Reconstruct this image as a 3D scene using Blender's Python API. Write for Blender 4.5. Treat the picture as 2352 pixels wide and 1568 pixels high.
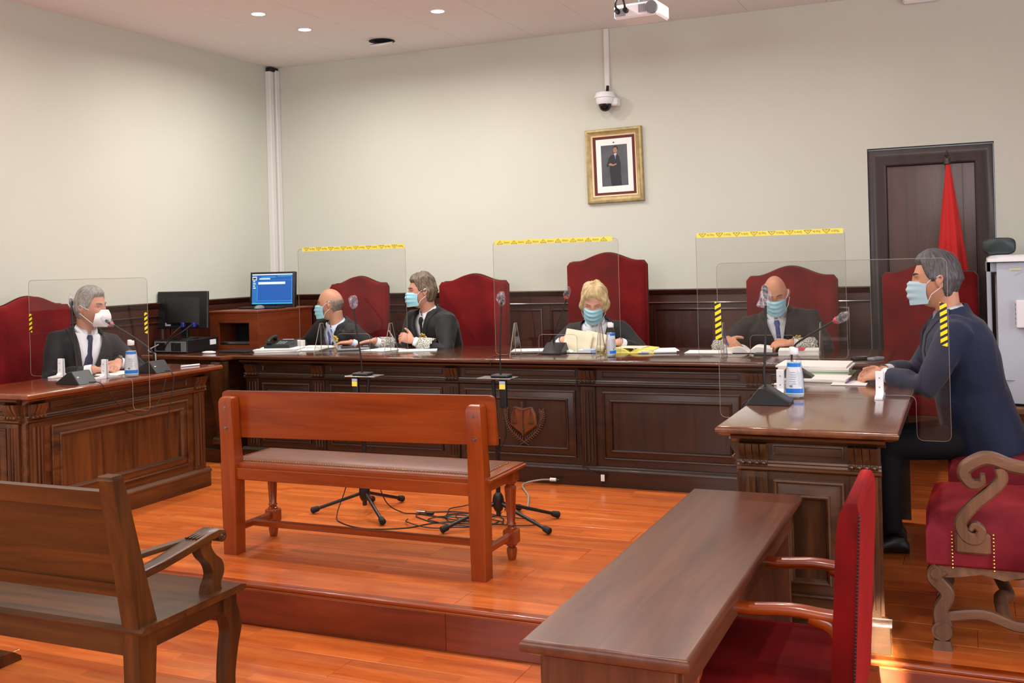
import bpy, bmesh, math, random
from mathutils import Vector as V, Matrix, noise, Quaternion
import numpy as np
PI = math.pi
random.seed(7)
for o in list(bpy.data.objects): bpy.data.objects.remove(o)
SC = bpy.context.scene
COL = SC.collection

# ------------------------------------------------------------------ camera
# world: x to the right along the back wall, y into the room, z up; platform floor is z = 0
cam_d = bpy.data.cameras.new('camera'); cam = bpy.data.objects.new('camera', cam_d); COL.objects.link(cam)
yaw, pit, rol = [math.radians(a) for a in (-23.62283, -0.06424, 1.55617)]
f = V((math.sin(yaw)*math.cos(pit), math.cos(yaw)*math.cos(pit), -math.sin(pit)))
r = V((math.cos(yaw), -math.sin(yaw), 0)); d = f.cross(r)
r2 = r*math.cos(rol) + d*math.sin(rol); d2 = -r*math.sin(rol) + d*math.cos(rol)
cam.matrix_world = Matrix(((r2.x, -d2.x, -f.x, 0), (r2.y, -d2.y, -f.y, 0), (r2.z, -d2.z, -f.z, 1.42), (0, 0, 0, 1)))
cam_d.sensor_width = 36; cam_d.lens = 2390.04/2352*36; cam_d.shift_y = -(784-597.27)/2352
cam_d.clip_start = 0.05
SC.camera = cam
# ------------------------------------------------------------------ light and exposure
SC.view_settings.view_transform = 'Standard'; SC.view_settings.look = 'None'
SC.view_settings.gamma = 1; SC.view_settings.use_curve_mapping = False
SC.view_settings.exposure = -0.08
w = bpy.data.worlds.new('world'); SC.world = w; w.use_nodes = True
w.node_tree.nodes['Background'].inputs[0].default_value = (0.75, 0.87, 1, 1)
w.node_tree.nodes['Background'].inputs[1].default_value = 1.0

def area(name, loc, size, power, color, rot):
    l = bpy.data.lights.new(name, 'AREA'); l.shape = 'RECTANGLE'; l.size, l.size_y = size
    l.energy = power; l.color = color
    o = bpy.data.objects.new(name, l); COL.objects.link(o); o.location = loc; o.rotation_euler = rot
    return o
# right wall window daylight, plus fill from high windows added behind the photographer
area('window_daylight', (3.40, 4.6, 1.75), (1.5, 1.7), 34, (0.84, 0.91, 1.0), (0, math.radians(90), 0))
area('window_daylight', (3.40, 1.2, 1.75), (1.5, 1.7), 125, (0.84, 0.91, 1.0), (0, math.radians(90), 0))
area('window_daylight', (-3.6, -2.40, 2.45), (2.5, 1.0), 92, (0.93, 0.96, 1.0), (math.radians(90), 0, 0))
area('window_daylight', (0.6, -2.40, 2.45), (2.5, 1.0), 92, (0.93, 0.96, 1.0), (math.radians(90), 0, 0))
# thin sunbeam, a narrow lamp added inside the room for the floor streak
sb = area('sunbeam', (1.2, -2.30, 2.3), (.05, .50), 2.6, (1.0, 0.97, 0.93), (0, 0, 0)); sb.data.spread = math.radians(1.2)
sb.rotation_euler = (V((-.27, 3.70, -.05))-V((1.2, -2.30, 2.3))).to_track_quat('-Z', 'Y').to_euler()
# downlights of the ceiling: (x, y)
DOWN = [(-4.675, 6.21), (-4.68, 6.795), (-3.51, 6.79), (-3.51, 6.21), (-2.34, 6.21), (-1.17, 6.21),
        (-4.68, 4.4), (-3.0, 4.4), (-1.2, 4.4), (-4.4, 2.2), (-2.4, 2.2), (-0.6, 2.2)]  # these front rows are out of view, added to light the room

# ------------------------------------------------------------------ geometry helpers
class G:
    def __init__(s): s.v = []; s.f = []
    def add(s, vs, fs):
        n = len(s.v); s.v += [tuple(p) for p in vs]; s.f += [tuple(i+n for i in q) for q in fs]; return s
    def xf(s, m, start=0):
        s.v[start:] = [tuple(m @ V(p)) for p in s.v[start:]]; return s
    def join(s, g): return s.add(g.v, g.f)
    def box(s, x0, x1, y0, y1, z0, z1, b=0.0):
        if x0 > x1: x0, x1 = x1, x0
        if y0 > y1: y0, y1 = y1, y0
        if z0 > z1: z0, z1 = z1, z0
        b = min(b, (x1-x0)/2.01, (y1-y0)/2.01, (z1-z0)/2.01)
        if b <= 0:
            vs = [(x, y, z) for x in (x0, x1) for y in (y0, y1) for z in (z0, z1)]
            return s.add(vs, [(0,1,3,2), (4,6,7,5), (0,4,5,1), (2,3,7,6), (0,2,6,4), (1,5,7,3)])
        vs = []; ix = {}
        for i in (0, 1):
            for j in (0, 1):
                for k in (0, 1):
                    X, Y, Z = (x0, x1)[i], (y0, y1)[j], (z0, z1)[k]
                    a, c, e = (b, -b)[i], (b, -b)[j], (b, -b)[k]
                    for q, p in enumerate(((X, Y+c, Z+e), (X+a, Y, Z+e), (X+a, Y+c, Z))):
                        ix[(i, j, k, q)] = len(vs); vs.append(p)
        fs = []
        for i in (0, 1):
            q = [ix[(i, 0, 0, 0)], ix[(i, 0, 1, 0)], ix[(i, 1, 1, 0)], ix[(i, 1, 0, 0)]]; fs.append(q if i == 0 else q[::-1])
            q = [ix[(0, i, 0, 1)], ix[(1, i, 0, 1)], ix[(1, i, 1, 1)], ix[(0, i, 1, 1)]]; fs.append(q if i == 0 else q[::-1])
            q = [ix[(0, 0, i, 2)], ix[(0, 1, i, 2)], ix[(1, 1, i, 2)], ix[(1, 0, i, 2)]]; fs.append(q if i == 0 else q[::-1])
        for i in (0, 1):
            for j in (0, 1):
                fs.append([ix[(i, j, 0, 0)], ix[(i, j, 1, 0)], ix[(i, j, 1, 1)], ix[(i, j, 0, 1)]])
                fs.append([ix[(i, 0, j, 0)], ix[(i, 1, j, 0)], ix[(i, 1, j, 2)], ix[(i, 0, j, 2)]])
                fs.append([ix[(0, i, j, 1)], ix[(1, i, j, 1)], ix[(1, i, j, 2)], ix[(0, i, j, 2)]])
                for k in (0, 1): fs.append([ix[(i, j, k, 0)], ix[(i, j, k, 1)], ix[(i, j, k, 2)]])
        return s.add(vs, fs)
    def loft(s, rings, caps=True, closed=True):
        n = len(rings[0]); vs = [p for q in rings for p in q]; fs = []
        for a in range(len(rings)-1):
            for i in range(n if closed else n-1):
                j = (i+1) % n
                fs.append((a*n+i, a*n+j, (a+1)*n+j, (a+1)*n+i))
        if caps and closed:
            fs.append(tuple(range(n))[::-1]); fs.append(tuple(range((len(rings)-1)*n, len(rings)*n)))
        return s.add(vs, fs)
    def tube(s, pts, rad, n=8, caps=True, up=None, flat=1.0):
        pts = [V(p) for p in pts]
        if n < 14 and (max(rad) if hasattr(rad, '__len__') else rad) > .009: n = 14
        rad = [rad]*len(pts) if not hasattr(rad, '__len__') else rad
        rings = []; u = None
        for i, p in enumerate(pts):
            t = (pts[min(i+1, len(pts)-1)] - pts[max(i-1, 0)])
            t = t.normalized() if t.length > 1e-9 else V((0, 0, 1))
            if u is None:
                u = V(up) if up else (V((0, 0, 1)) if abs(t.z) < .9 else V((1, 0, 0)))
            u = (u - t*u.dot(t)).normalized(); w_ = t.cross(u)
            rings.append([p + u*math.cos(a)*rad[i]*flat + w_*math.sin(a)*rad[i] for a in [2*PI*k/n for k in range(n)]])
        return s.loft(rings, caps)
    def lathe(s, prof, c=(0, 0, 0), n=20, caps=True):
        rings = [[(c[0]+r_*math.cos(2*PI*k/n), c[1]+r_*math.sin(2*PI*k/n), c[2]+z) for k in range(n)] for r_, z in prof]
        return s.loft(rings, caps)
    def prism(s, poly, axis, a, b):
        # poly in the plane normal to axis; axis x: (y,z); y: (x,z); z: (x,y)
        def P(p, t): return {'x': (t, p[0], p[1]), 'y': (p[0], t, p[1]), 'z': (p[0], p[1], t)}[axis]
        return s.loft([[P(p, a) for p in poly], [P(p, b) for p in poly]])
    def frame(s, u0, u1, w0, w1, prof, fill=True):
        # nested rectangles in the local u-z plane, each profile entry (inset, height out); height is -y
        rings = []
        for ins, h in prof:
            rings.append([(u0+ins, -h, w0+ins), (u1-ins, -h, w0+ins), (u1-ins, -h, w1-ins), (u0+ins, -h, w1-ins)])
        n = 4; vs = [p for q in rings for p in q]; fs = []
        for a in range(len(rings)-1):
            for i in range(n):
                j = (i+1) % n; fs.append((a*n+i, a*n+j, (a+1)*n+j, (a+1)*n+i))
        if fill: fs.append(tuple(range((len(rings)-1)*n, len(rings)*n)))
        return s.add(vs, fs)
    def ball(s, c, r_, nu=14, nv=10):
        rx, ry, rz = r_ if hasattr(r_, '__len__') else (r_, r_, r_)
        rings = []
        for i in range(nv+1):
            t = PI*i/nv - PI/2; cz = math.cos(t) if 0 < i < nv else 0.02
            rings.append([(c[0]+rx*cz*math.cos(2*PI*k/nu), c[1]+ry*cz*math.sin(2*PI*k/nu), c[2]+rz*math.sin(t)) for k in range(nu)])
        return s.loft(rings)

def rootloc(p):
    while p is not None and p.parent is not None: p = p.parent
    return p.location if p is not None else V((0, 0, 0))
def mesh_of(name, g, mats, angle=35):
    me = bpy.data.meshes.new(name); me.from_pydata([tuple(p) for p in g.v], [], [tuple(q) for q in g.f])
    bm = bmesh.new(); bm.from_mesh(me); bmesh.ops.recalc_face_normals(bm, faces=bm.faces); bm.to_mesh(me); bm.free()
    for m in (mats if isinstance(mats, (list, tuple)) else [mats]): me.materials.append(m)
    finish(me, angle); return me
def finish(me, angle=35):
    me.polygons.foreach_set('use_smooth', [True]*len(me.polygons))
    if angle < 180: me.set_sharp_from_angle(angle=math.radians(angle))
    me.update()
def ob(name, g, mat, parent=None, local=False, angle=35, label=None, kind=None):
    if parent is not None and not local:
        L = rootloc(parent); g.v = [(p[0]-L.x, p[1]-L.y, p[2]-L.z) for p in g.v]
    o = bpy.data.objects.new(name, mesh_of(name, g, mat, angle)); COL.objects.link(o)
    if parent is not None: o.parent = parent
    if label: o['label'] = label
    if kind: o['kind'] = kind
    return o
def thing(name, label, cat, loc=(0, 0, 0), group=None, rz=0):
    o = bpy.data.objects.new(name, None); COL.objects.link(o); o.location = loc; o.rotation_euler = (0, 0, rz)
    o.empty_display_size = .1; o['label'] = label; o['category'] = cat
    if group: o['group'] = group
    return o
def solo(name, g, mat, label, cat, loc=None, group=None, angle=35):
    # a thing that is one mesh, its origin at its base
    if loc is None:
        xs = [p[0] for p in g.v]; ys = [p[1] for p in g.v]; zs = [p[2] for p in g.v]
        loc = ((min(xs)+max(xs))/2, (min(ys)+max(ys))/2, min(zs))
    g.v = [(p[0]-loc[0], p[1]-loc[1], p[2]-loc[2]) for p in g.v]
    o = bpy.data.objects.new(name, mesh_of(name, g, mat, angle)); COL.objects.link(o); o.location = loc
    o['label'] = label; o['category'] = cat
    if group: o['group'] = group
    return o
def struct(name, g, mat, parent=None, angle=35):
    o = ob(name, g, mat, parent, angle=angle)
    if parent is None: o['kind'] = 'structure'
    return o
def sempty(name):
    o = bpy.data.objects.new(name, None); COL.objects.link(o); o['kind'] = 'structure'; return o
def copytree(o, parent=None):
    c = o.copy(); COL.objects.link(c)
    if parent is not None: c.parent = parent
    for ch in list(o.children): copytree(ch, c)
    return c
def bez(pts, n=24):
    # Catmull-Rom through points
    pts = [V(p) for p in pts]; P = [pts[0]*2-pts[1]] + pts + [pts[-1]*2-pts[-2]]; out = []
    m = len(pts)-1
    for k in range(n+1):
        t = k/n*m; i = min(int(t), m-1); t -= i
        a, b, c, e = P[i:i+4]
        out.append(((b*2) + (c-a)*t + (a*2-b*5+c*4-e)*t*t + (b*3-a-c*3+e)*t**3)*.5)
    return out
TMP = []
def evalmesh(name, g, mods, mats, angle=180):
    me = bpy.data.meshes.new('t'); me.from_pydata([tuple(p) for p in g.v], [], [tuple(q) for q in g.f])
    bm = bmesh.new(); bm.from_mesh(me); bmesh.ops.recalc_face_normals(bm, faces=bm.faces); bm.to_mesh(me); bm.free()
    o = bpy.data.objects.new('t', me); COL.objects.link(o)
    for typ, kw in mods:
        m = o.modifiers.new(typ, typ)
        for k, v_ in kw.items(): setattr(m, k, v_)
    dg = bpy.context.evaluated_depsgraph_get()
    res = bpy.data.meshes.new_from_object(o.evaluated_get(dg)); res.name = name
    bpy.data.objects.remove(o); bpy.data.meshes.remove(me)
    res.materials.clear()
    for m in (mats if isinstance(mats, (list, tuple)) else [mats]): res.materials.append(m)
    finish(res, angle); return res
def remesh(name, g, vox, mats, smooth=2, factor=.5):
    mods = [('REMESH', dict(mode='VOXEL', voxel_size=vox))]
    if smooth: mods.append(('SMOOTH', dict(iterations=smooth, factor=factor)))
    return evalmesh(name, g, mods, mats)
def obm(name, me, parent, label=None):
    o = bpy.data.objects.new(name, me); COL.objects.link(o); o.parent = parent
    if label: o['label'] = label
    return o
def textgeo(body, size, align='CENTER', ext=0.0):
    c = bpy.data.curves.new('t', 'FONT'); c.body = body; c.size = size; c.align_x = align; c.align_y = 'CENTER'; c.extrude = ext
    c.resolution_u = 2
    o = bpy.data.objects.new('t', c); COL.objects.link(o)
    dg = bpy.context.evaluated_depsgraph_get(); dg.update()
    me = bpy.data.meshes.new_from_object(o.evaluated_get(dg))
    g = G(); g.add([tuple(v_.co) for v_ in me.vertices], [tuple(p.vertices) for p in me.polygons])
    bpy.data.objects.remove(o); bpy.data.curves.remove(c); bpy.data.meshes.remove(me)
    return g

# ------------------------------------------------------------------ materials
def srgb(c):
    return tuple(((x/255)/12.92 if x/255 <= .04045 else ((x/255+.055)/1.055)**2.4) for x in c) + (1,)
def newmat(name):
    m = bpy.data.materials.new(name); m.use_nodes = True
    return m, m.node_tree.nodes, m.node_tree.links, m.node_tree.nodes['Principled BSDF']
def plain(name, c, rough=.5, metal=0, spec=.5, bump=0, bscale=200, var=0, vscale=6, sheen=0, coat=0, emit=None, estr=0):
    m, N, L, B = newmat(name)
    col = srgb(c); B.inputs['Base Color'].default_value = col; B.inputs['Roughness'].default_value = rough
    B.inputs['Metallic'].default_value = metal; B.inputs['Specular IOR Level'].default_value = spec
    if sheen: B.inputs['Sheen Weight'].default_value = sheen; B.inputs['Sheen Roughness'].default_value = .4
    if coat: B.inputs['Coat Weight'].default_value = coat; B.inputs['Coat Roughness'].default_value = .08
    if emit: B.inputs['Emission Color'].default_value = srgb(emit); B.inputs['Emission Strength'].default_value = estr
    tc = N.new('ShaderNodeTexCoord')
    if var:
        n = N.new('ShaderNodeTexNoise'); n.inputs['Scale'].default_value = vscale; n.inputs['Detail'].default_value = 4
        L.new(tc.outputs['Object'], n.inputs['Vector'])
        r_ = N.new('ShaderNodeValToRGB'); r_.color_ramp.elements[0].position = .3; r_.color_ramp.elements[1].position = .7
        r_.color_ramp.elements[0].color = tuple(x*(1-var) for x in col[:3])+(1,)
        r_.color_ramp.elements[1].color = tuple(min(1, x*(1+var)) for x in col[:3])+(1,)
        L.new(n.outputs['Fac'], r_.inputs['Fac']); L.new(r_.outputs['Color'], B.inputs['Base Color'])
    if bump:
        n = N.new('ShaderNodeTexNoise'); n.inputs['Scale'].default_value = bscale; n.inputs['Detail'].default_value = 3
        L.new(tc.outputs['Object'], n.inputs['Vector'])
        b = N.new('ShaderNodeBump'); b.inputs['Strength'].default_value = bump; b.inputs['Distance'].default_value = .002
        L.new(n.outputs['Fac'], b.inputs['Height']); L.new(b.outputs['Normal'], B.inputs['Normal'])
    return m
def wood(name, dark, light, axis='x', rough=.3, scale=1.0, coat=0.3, rnd=0, stretch=14):
    m, N, L, B = newmat(name)
    tc = N.new('ShaderNodeTexCoord'); mp = N.new('ShaderNodeMapping')
    sc = {'x': (1, stretch, stretch), 'y': (stretch, 1, stretch), 'z': (stretch, stretch, 1)}[axis]
    mp.inputs['Scale'].default_value = tuple(q*scale for q in sc)
    L.new(tc.outputs['Object'], mp.inputs['Vector'])
    oi = N.new('ShaderNodeObjectInfo')
    mu = N.new('ShaderNodeMath'); mu.operation = 'MULTIPLY'; mu.inputs[1].default_value = 37
    L.new(oi.outputs['Random'], mu.inputs[0]); L.new(mu.outputs[0], mp.inputs['Location'])
    n1 = N.new('ShaderNodeTexNoise'); n1.inputs['Scale'].default_value = 1.1; n1.inputs['Detail'].default_value = 6
    n1.inputs['Roughness'].default_value = .65; n1.inputs['Distortion'].default_value = .6
    L.new(mp.outputs['Vector'], n1.inputs['Vector'])
    r_ = N.new('ShaderNodeValToRGB'); r_.color_ramp.elements[0].position = .32; r_.color_ramp.elements[1].position = .7
    r_.color_ramp.elements[0].color = srgb(dark); r_.color_ramp.elements[1].color = srgb(light)
    L.new(n1.outputs['Fac'], r_.inputs['Fac'])
    last = r_.outputs['Color']
    n2 = N.new('ShaderNodeTexNoise'); n2.inputs['Scale'].default_value = 9; n2.inputs['Detail'].default_value = 3
    L.new(mp.outputs['Vector'], n2.inputs['Vector'])
    mr = N.new('ShaderNodeMapRange'); mr.inputs['To Min'].default_value = .82; mr.inputs['To Max'].default_value = 1.12
    L.new(n2.outputs['Fac'], mr.inputs['Value'])
    mx = N.new('ShaderNodeVectorMath'); mx.operation = 'SCALE'
    L.new(last, mx.inputs[0]); L.new(mr.outputs['Result'], mx.inputs['Scale']); last = mx.outputs['Vector']
    if rnd:
        mr2 = N.new('ShaderNodeMapRange'); mr2.inputs['To Min'].default_value = 1-rnd; mr2.inputs['To Max'].default_value = 1+rnd
        L.new(oi.outputs['Random'], mr2.inputs['Value'])
        mx2 = N.new('ShaderNodeVectorMath'); mx2.operation = 'SCALE'
        L.new(last, mx2.inputs[0]); L.new(mr2.outputs['Result'], mx2.inputs['Scale']); last = mx2.outputs['Vector']
    L.new(last, B.inputs['Base Color'])
    B.inputs['Roughness'].default_value = rough
    B.inputs['Coat Weight'].default_value = coat; B.inputs['Coat Roughness'].default_value = .12
    b = N.new('ShaderNodeBump'); b.inputs['Strength'].default_value = .12; b.inputs['Distance'].default_value = .001
    L.new(n2.outputs['Fac'], b.inputs['Height']); L.new(b.outputs['Normal'], B.inputs['Normal'])
    return m
def velvet(name, c, c2, sheen=.5):
    m, N, L, B = newmat(name)
    tc = N.new('ShaderNodeTexCoord'); n = N.new('ShaderNodeTexNoise'); n.inputs['Scale'].default_value = 5; n.inputs['Detail'].default_value = 5
    L.new(tc.outputs['Object'], n.inputs['Vector'])
    r_ = N.new('ShaderNodeValToRGB'); r_.color_ramp.elements[0].position = .35; r_.color_ramp.elements[1].position = .68
    r_.color_ramp.elements[0].color = srgb(c); r_.color_ramp.elements[1].color = srgb(c2)
    L.new(n.outputs['Fac'], r_.inputs['Fac']); L.new(r_.outputs['Color'], B.inputs['Base Color'])
    B.inputs['Roughness'].default_value = .85; B.inputs['Specular IOR Level'].default_value = .15
    B.inputs['Sheen Weight'].default_value = sheen; B.inputs['Sheen Roughness'].default_value = .35
    B.inputs['Sheen Tint'].default_value = srgb((230, 60, 60))
    return m
def acrylic(name, tint=.97, refl=1.0):
    m, N, L, B = newmat(name); N.remove(B)
    t = N.new('ShaderNodeBsdfTransparent'); t.inputs[0].default_value = (tint, tint, tint*.995, 1)
    g = N.new('ShaderNodeBsdfGlossy'); g.inputs['Roughness'].default_value = .02
    fr = N.new('ShaderNodeLayerWeight'); fr.inputs[0].default_value = .5
    pw = N.new('ShaderNodeMath'); pw.operation = 'POWER'; pw.inputs[1].default_value = 4; L.new(fr.outputs['Facing'], pw.inputs[0])
    mu = N.new('ShaderNodeMath'); mu.operation = 'MULTIPLY_ADD'; mu.inputs[1].default_value = .55*refl; mu.inputs[2].default_value = .022*refl; L.new(pw.outputs[0], mu.inputs[0])
    mx = N.new('ShaderNodeMixShader'); L.new(mu.outputs[0], mx.inputs[0])
    L.new(t.outputs[0], mx.inputs[1]); L.new(g.outputs[0], mx.inputs[2])
    L.new(mx.outputs[0], N['Material Output'].inputs[0]); return m
def wrap_plastic(name):
    m, N, L, B = newmat(name); N.remove(B)
    t = N.new('ShaderNodeBsdfTransparent'); t.inputs[0].default_value = (.93, .92, .95, 1)
    g = N.new('ShaderNodeBsdfPrincipled'); g.inputs['Base Color'].default_value = (.75, .75, .8, 1); g.inputs['Roughness'].default_value = .12
    tc = N.new('ShaderNodeTexCoord'); n = N.new('ShaderNodeTexNoise'); n.inputs['Scale'].default_value = 60; L.new(tc.outputs['Object'], n.inputs['Vector'])
    mr = N.new('ShaderNodeMapRange'); mr.inputs[1].default_value = .4; mr.inputs[2].default_value = .7; mr.inputs[3].default_value = .05; mr.inputs[4].default_value = .4
    L.new(n.outputs['Fac'], mr.inputs[0])
    mx = N.new('ShaderNodeMixShader'); L.new(mr.outputs[0], mx.inputs[0]); L.new(t.outputs[0], mx.inputs[1]); L.new(g.outputs[0], mx.inputs[2])
    L.new(mx.outputs[0], N['Material Output'].inputs[0]); return m
def hazard(name, sx=1, period=.028):
    m, N, L, B = newmat(name)
    tc = N.new('ShaderNodeTexCoord'); sp = N.new('ShaderNodeSeparateXYZ'); L.new(tc.outputs['Object'], sp.inputs[0])
    a = N.new('ShaderNodeMath'); a.operation = 'MULTIPLY'; a.inputs[1].default_value = -.55*sx; L.new(sp.outputs['X'], a.inputs[0])
    b = N.new('ShaderNodeMath'); b.operation = 'ADD'; L.new(a.outputs[0], b.inputs[0]); L.new(sp.outputs['Z'], b.inputs[1])
    c = N.new('ShaderNodeMath'); c.operation = 'DIVIDE'; c.inputs[1].default_value = period; L.new(b.outputs[0], c.inputs[0])
    e = N.new('ShaderNodeMath'); e.operation = 'FRACT'; L.new(c.outputs[0], e.inputs[0])
    h = N.new('ShaderNodeMath'); h.operation = 'GREATER_THAN'; h.inputs[1].default_value = .42; L.new(e.outputs[0], h.inputs[0])
    mx = N.new('ShaderNodeMix'); mx.data_type = 'RGBA'; mx.inputs[6].default_value = srgb((18, 18, 16)); mx.inputs[7].default_value = srgb((246, 226, 20))
    L.new(h.outputs[0], mx.inputs[0]); L.new(mx.outputs[2], B.inputs['Base Color']); B.inputs['Roughness'].default_value = .35
    return m

M = {}
M['wall'] = plain('cream_paint', (201, 201, 188), .85, bump=.15, bscale=90, var=.02, vscale=1.2, spec=.2)
M['ceil'] = plain('ceiling_paint', (240, 238, 238), .9, spec=.15, bump=.05)
DK, LT = (40, 21, 8), (90, 54, 25)
for a in 'xyz':
    M['bench'+a] = wood('bench_front_wood_'+a, (27, 13, 6), (62, 36, 19), a, .36, coat=.22)
    M['ldesk'+a] = wood('left_desk_wood_'+a, (54, 27, 10), (116, 66, 28), a, .34, coat=.25)
    M['desk'+a] = wood('dark_oak_'+a, DK, LT, a, .33, coat=.3)
    M['wains'+a] = wood('wainscot_wood_'+a, (42, 15, 7), (80, 33, 16), a, .35, coat=.25)
    M['orange'+a] = wood('orange_beech_'+a, (122, 43, 5), (157, 69, 14), a, .28, coat=.4)
    M['old'+a] = wood('old_bench_wood_'+a, (50, 26, 8), (100, 58, 20), a, .36, coat=.1)
    M['mahog'+a] = wood('mahogany_'+a, (74, 36, 20), (108, 62, 38), a, .36, coat=.04)
    M['door'+a] = wood('door_wood_'+a, (66, 36, 24), (92, 54, 38), a, .4, coat=.15, scale=.7)
    M['arm'+a] = wood('armchair_wood_'+a, (82, 55, 37), (130, 95, 69), a, .35, coat=.25)
    M['cab'+a] = wood('cabinet_veneer_'+a, (100, 40, 18), (132, 62, 30), a, .35, coat=.2, scale=.6)
M['desktop_x'] = wood('desk_top_x', (84, 44, 24), (124, 74, 44), 'x', .16, coat=.6)
M['benchtop'] = wood('bench_top_x', (58, 28, 14), (94, 52, 29), 'x', .17, coat=.5)
M['desktop_y'] = wood('desk_top_y', (84, 44, 24), (124, 74, 44), 'y', .16, coat=.6)
M['deskorange_y'] = wood('left_desk_top', (96, 42, 18), (140, 72, 34), 'y', .18, coat=.6)
M['casing'] = wood('casing_wood', (40, 27, 22), (62, 42, 34), 'z', .45, coat=.1)
M['floor'] = wood('laminate', (188, 84, 31), (220, 122, 54), 'x', .3, coat=.25, rnd=.06, stretch=10, scale=1.3)
def strips(m, bw, rh, amt):
    N, L, B = m.node_tree.nodes, m.node_tree.links, m.node_tree.nodes['Principled BSDF']
    src = B.inputs['Base Color'].links[0].from_socket; tc = N.new('ShaderNodeTexCoord'); oi = N.new('ShaderNodeObjectInfo')
    va = N.new('ShaderNodeVectorMath'); va.operation = 'ADD'; mu = N.new('ShaderNodeMath'); mu.operation = 'MULTIPLY'; mu.inputs[1].default_value = 9.3
    L.new(oi.outputs['Random'], mu.inputs[0]); L.new(tc.outputs['Object'], va.inputs[0]); cx = N.new('ShaderNodeCombineXYZ'); L.new(mu.outputs[0], cx.inputs[0]); L.new(cx.outputs[0], va.inputs[1])
    br = N.new('ShaderNodeTexBrick'); br.offset = .37; br.inputs['Scale'].default_value = 1; br.inputs['Brick Width'].default_value = bw; br.inputs['Row Height'].default_value = rh
    br.inputs['Mortar Size'].default_value = .0004; br.inputs['Color1'].default_value = (1+amt,)*3+(1,); br.inputs['Color2'].default_value = (1-amt,)*3+(1,); br.inputs['Mortar'].default_value = (.8, .8, .8, 1)
    L.new(va.outputs[0], br.inputs['Vector']); mx = N.new('ShaderNodeVectorMath'); mx.operation = 'MULTIPLY'
    L.new(src, mx.inputs[0]); L.new(br.outputs['Color'], mx.inputs[1]); L.new(mx.outputs['Vector'], B.inputs['Base Color'])
strips(M['floor'], .43, .0643, .17)
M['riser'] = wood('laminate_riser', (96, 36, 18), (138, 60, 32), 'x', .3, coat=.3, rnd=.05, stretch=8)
M['red'] = velvet('red_velvet', (84, 10, 14), (116, 20, 22), .3)
M['red2'] = velvet('bright_red_velvet', (80, 4, 6), (114, 8, 8))
M['rose'] = velvet('worn_rose_velvet', (92, 16, 26), (132, 40, 50), .5)  # noise mixes a deep red with a paler rose
M['black'] = plain('black_plastic', (20, 20, 22), .38)
M['blackm'] = plain('black_matte', (14, 14, 15), .6)
M['steel'] = plain('brushed_steel', (150, 150, 150), .3, 1)
M['grey'] = plain('grey_plastic', (120, 124, 128), .45)
M['white'] = plain('white_plastic', (236, 236, 238), .35)
M['duct'] = plain('white_duct', (222, 218, 214), .5)
M['paper'] = plain('paper', (235, 233, 228), .8, spec=.2)
M['paper2'] = plain('cream_paper', (214, 206, 180), .8, spec=.2)
M['yellow'] = plain('yellow_folder', (226, 214, 110), .7)
M['green'] = plain('green_folder', (158, 190, 140), .7)
M['gold'] = plain('gilt', (166, 144, 96), .45, .3, var=.25, vscale=25, bump=.5, bscale=60)
M['goldl'] = plain('gilt_inner', (222, 190, 150), .45, .2)
M['brass'] = plain('brass', (190, 150, 70), .3, 1)
M['acr'] = acrylic('clear_acrylic', .96, 1.0)
M['acre'] = plain('acrylic_edge', (150, 140, 128), .3)
M['wrap'] = wrap_plastic('plastic_wrap')
M['red_foam'] = plain('red_band', (215, 40, 70), .5)
M['tape'] = plain('yellow_tape', (246, 230, 92), .5)
M['ink'] = plain('tape_print', (120, 104, 20), .6)
M['ink2'] = plain('black_print', (25, 22, 15), .6)
M['flag'] = plain('red_flag_cloth', (196, 24, 20), .75, sheen=.2)
M['cabgrey'] = plain('grey_painted_steel', (172, 179, 190), .35, var=.03)
M['lamp'] = plain('lamp_glow', (255, 250, 240), .5, emit=(255, 246, 232), estr=14)
M['leather'] = plain('brown_leather', (108, 58, 38), .42, bump=.35, bscale=160, var=.12, vscale=9)
M['emb'] = wood('shield_wood', (96, 48, 18), (126, 70, 30), 'z', .35)
M['carve'] = plain('carved_wood', (92, 62, 44), .35, var=.15, vscale=30)
M['rubber'] = plain('rubber', (16, 16, 17), .7)
M['label_blue'] = plain('label_blue', (20, 120, 215), .4)
M['gel'] = acrylic('clear_bottle', .9, 1.3)
M['bottle_lab'] = plain('bottle_label', (226, 232, 240), .4)
M['haz'] = hazard('hazard_tape')
M['maroon'] = plain('maroon_mat', (92, 40, 36), .8)
M['photo_bg'] = plain('photo_backdrop', (74, 76, 82), .5, var=.3, vscale=6)
M['darkvoid'] = plain('dark_interior', (22, 16, 14), .8)
M['cableg'] = plain('grey_cable', (150, 146, 138), .5)
# ================================================================== ROOM
XL, XR, YF, YB, ZC, ZF, YS = -5.87, 3.4, -2.4, 8.0, 3.27, -.178, 3.81
g = G(); g.box(XL-.2, XR+.2, YF-.2, YS-.02, ZF-.12, ZF-.012); FLOOR = struct('floor', g, M['floor'])
g = G(); g.box(XL-.2, XR+.2, YS, YB+.4, -.30, -.012); PLAT = struct('platform_floor', g, M['floor'])
PW, PL = .193, 1.285
gp = G(); gp.box(0, PL-.0015, 0, PW-.0015, -.012, 0, .0012); plank_me = mesh_of('plank', gp, M['floor'])
def planks(parent, x0, x1, y0, y1, z, name='plank', me=None, row0=0):
    j = 0; y = y0
    while y < y1-.01:
        off = ((j+row0)*.447) % 1.0*PL; x = x0-off; h = min(PW, y1-y)
        while x < x1-.01:
            a = max(x, x0); b = min(x+PL, x1)
            if b-a > .03:
                o = bpy.data.objects.new(name, me or plank_me); COL.objects.link(o); o.parent = parent
                o.location = (a, y, z); o.scale = ((b-a)/PL, h/PW, 1)
            x += PL
        y += PW; j += 1
planks(PLAT, XL+.02, XR, YS+.045, 6.2, 0)
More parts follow.
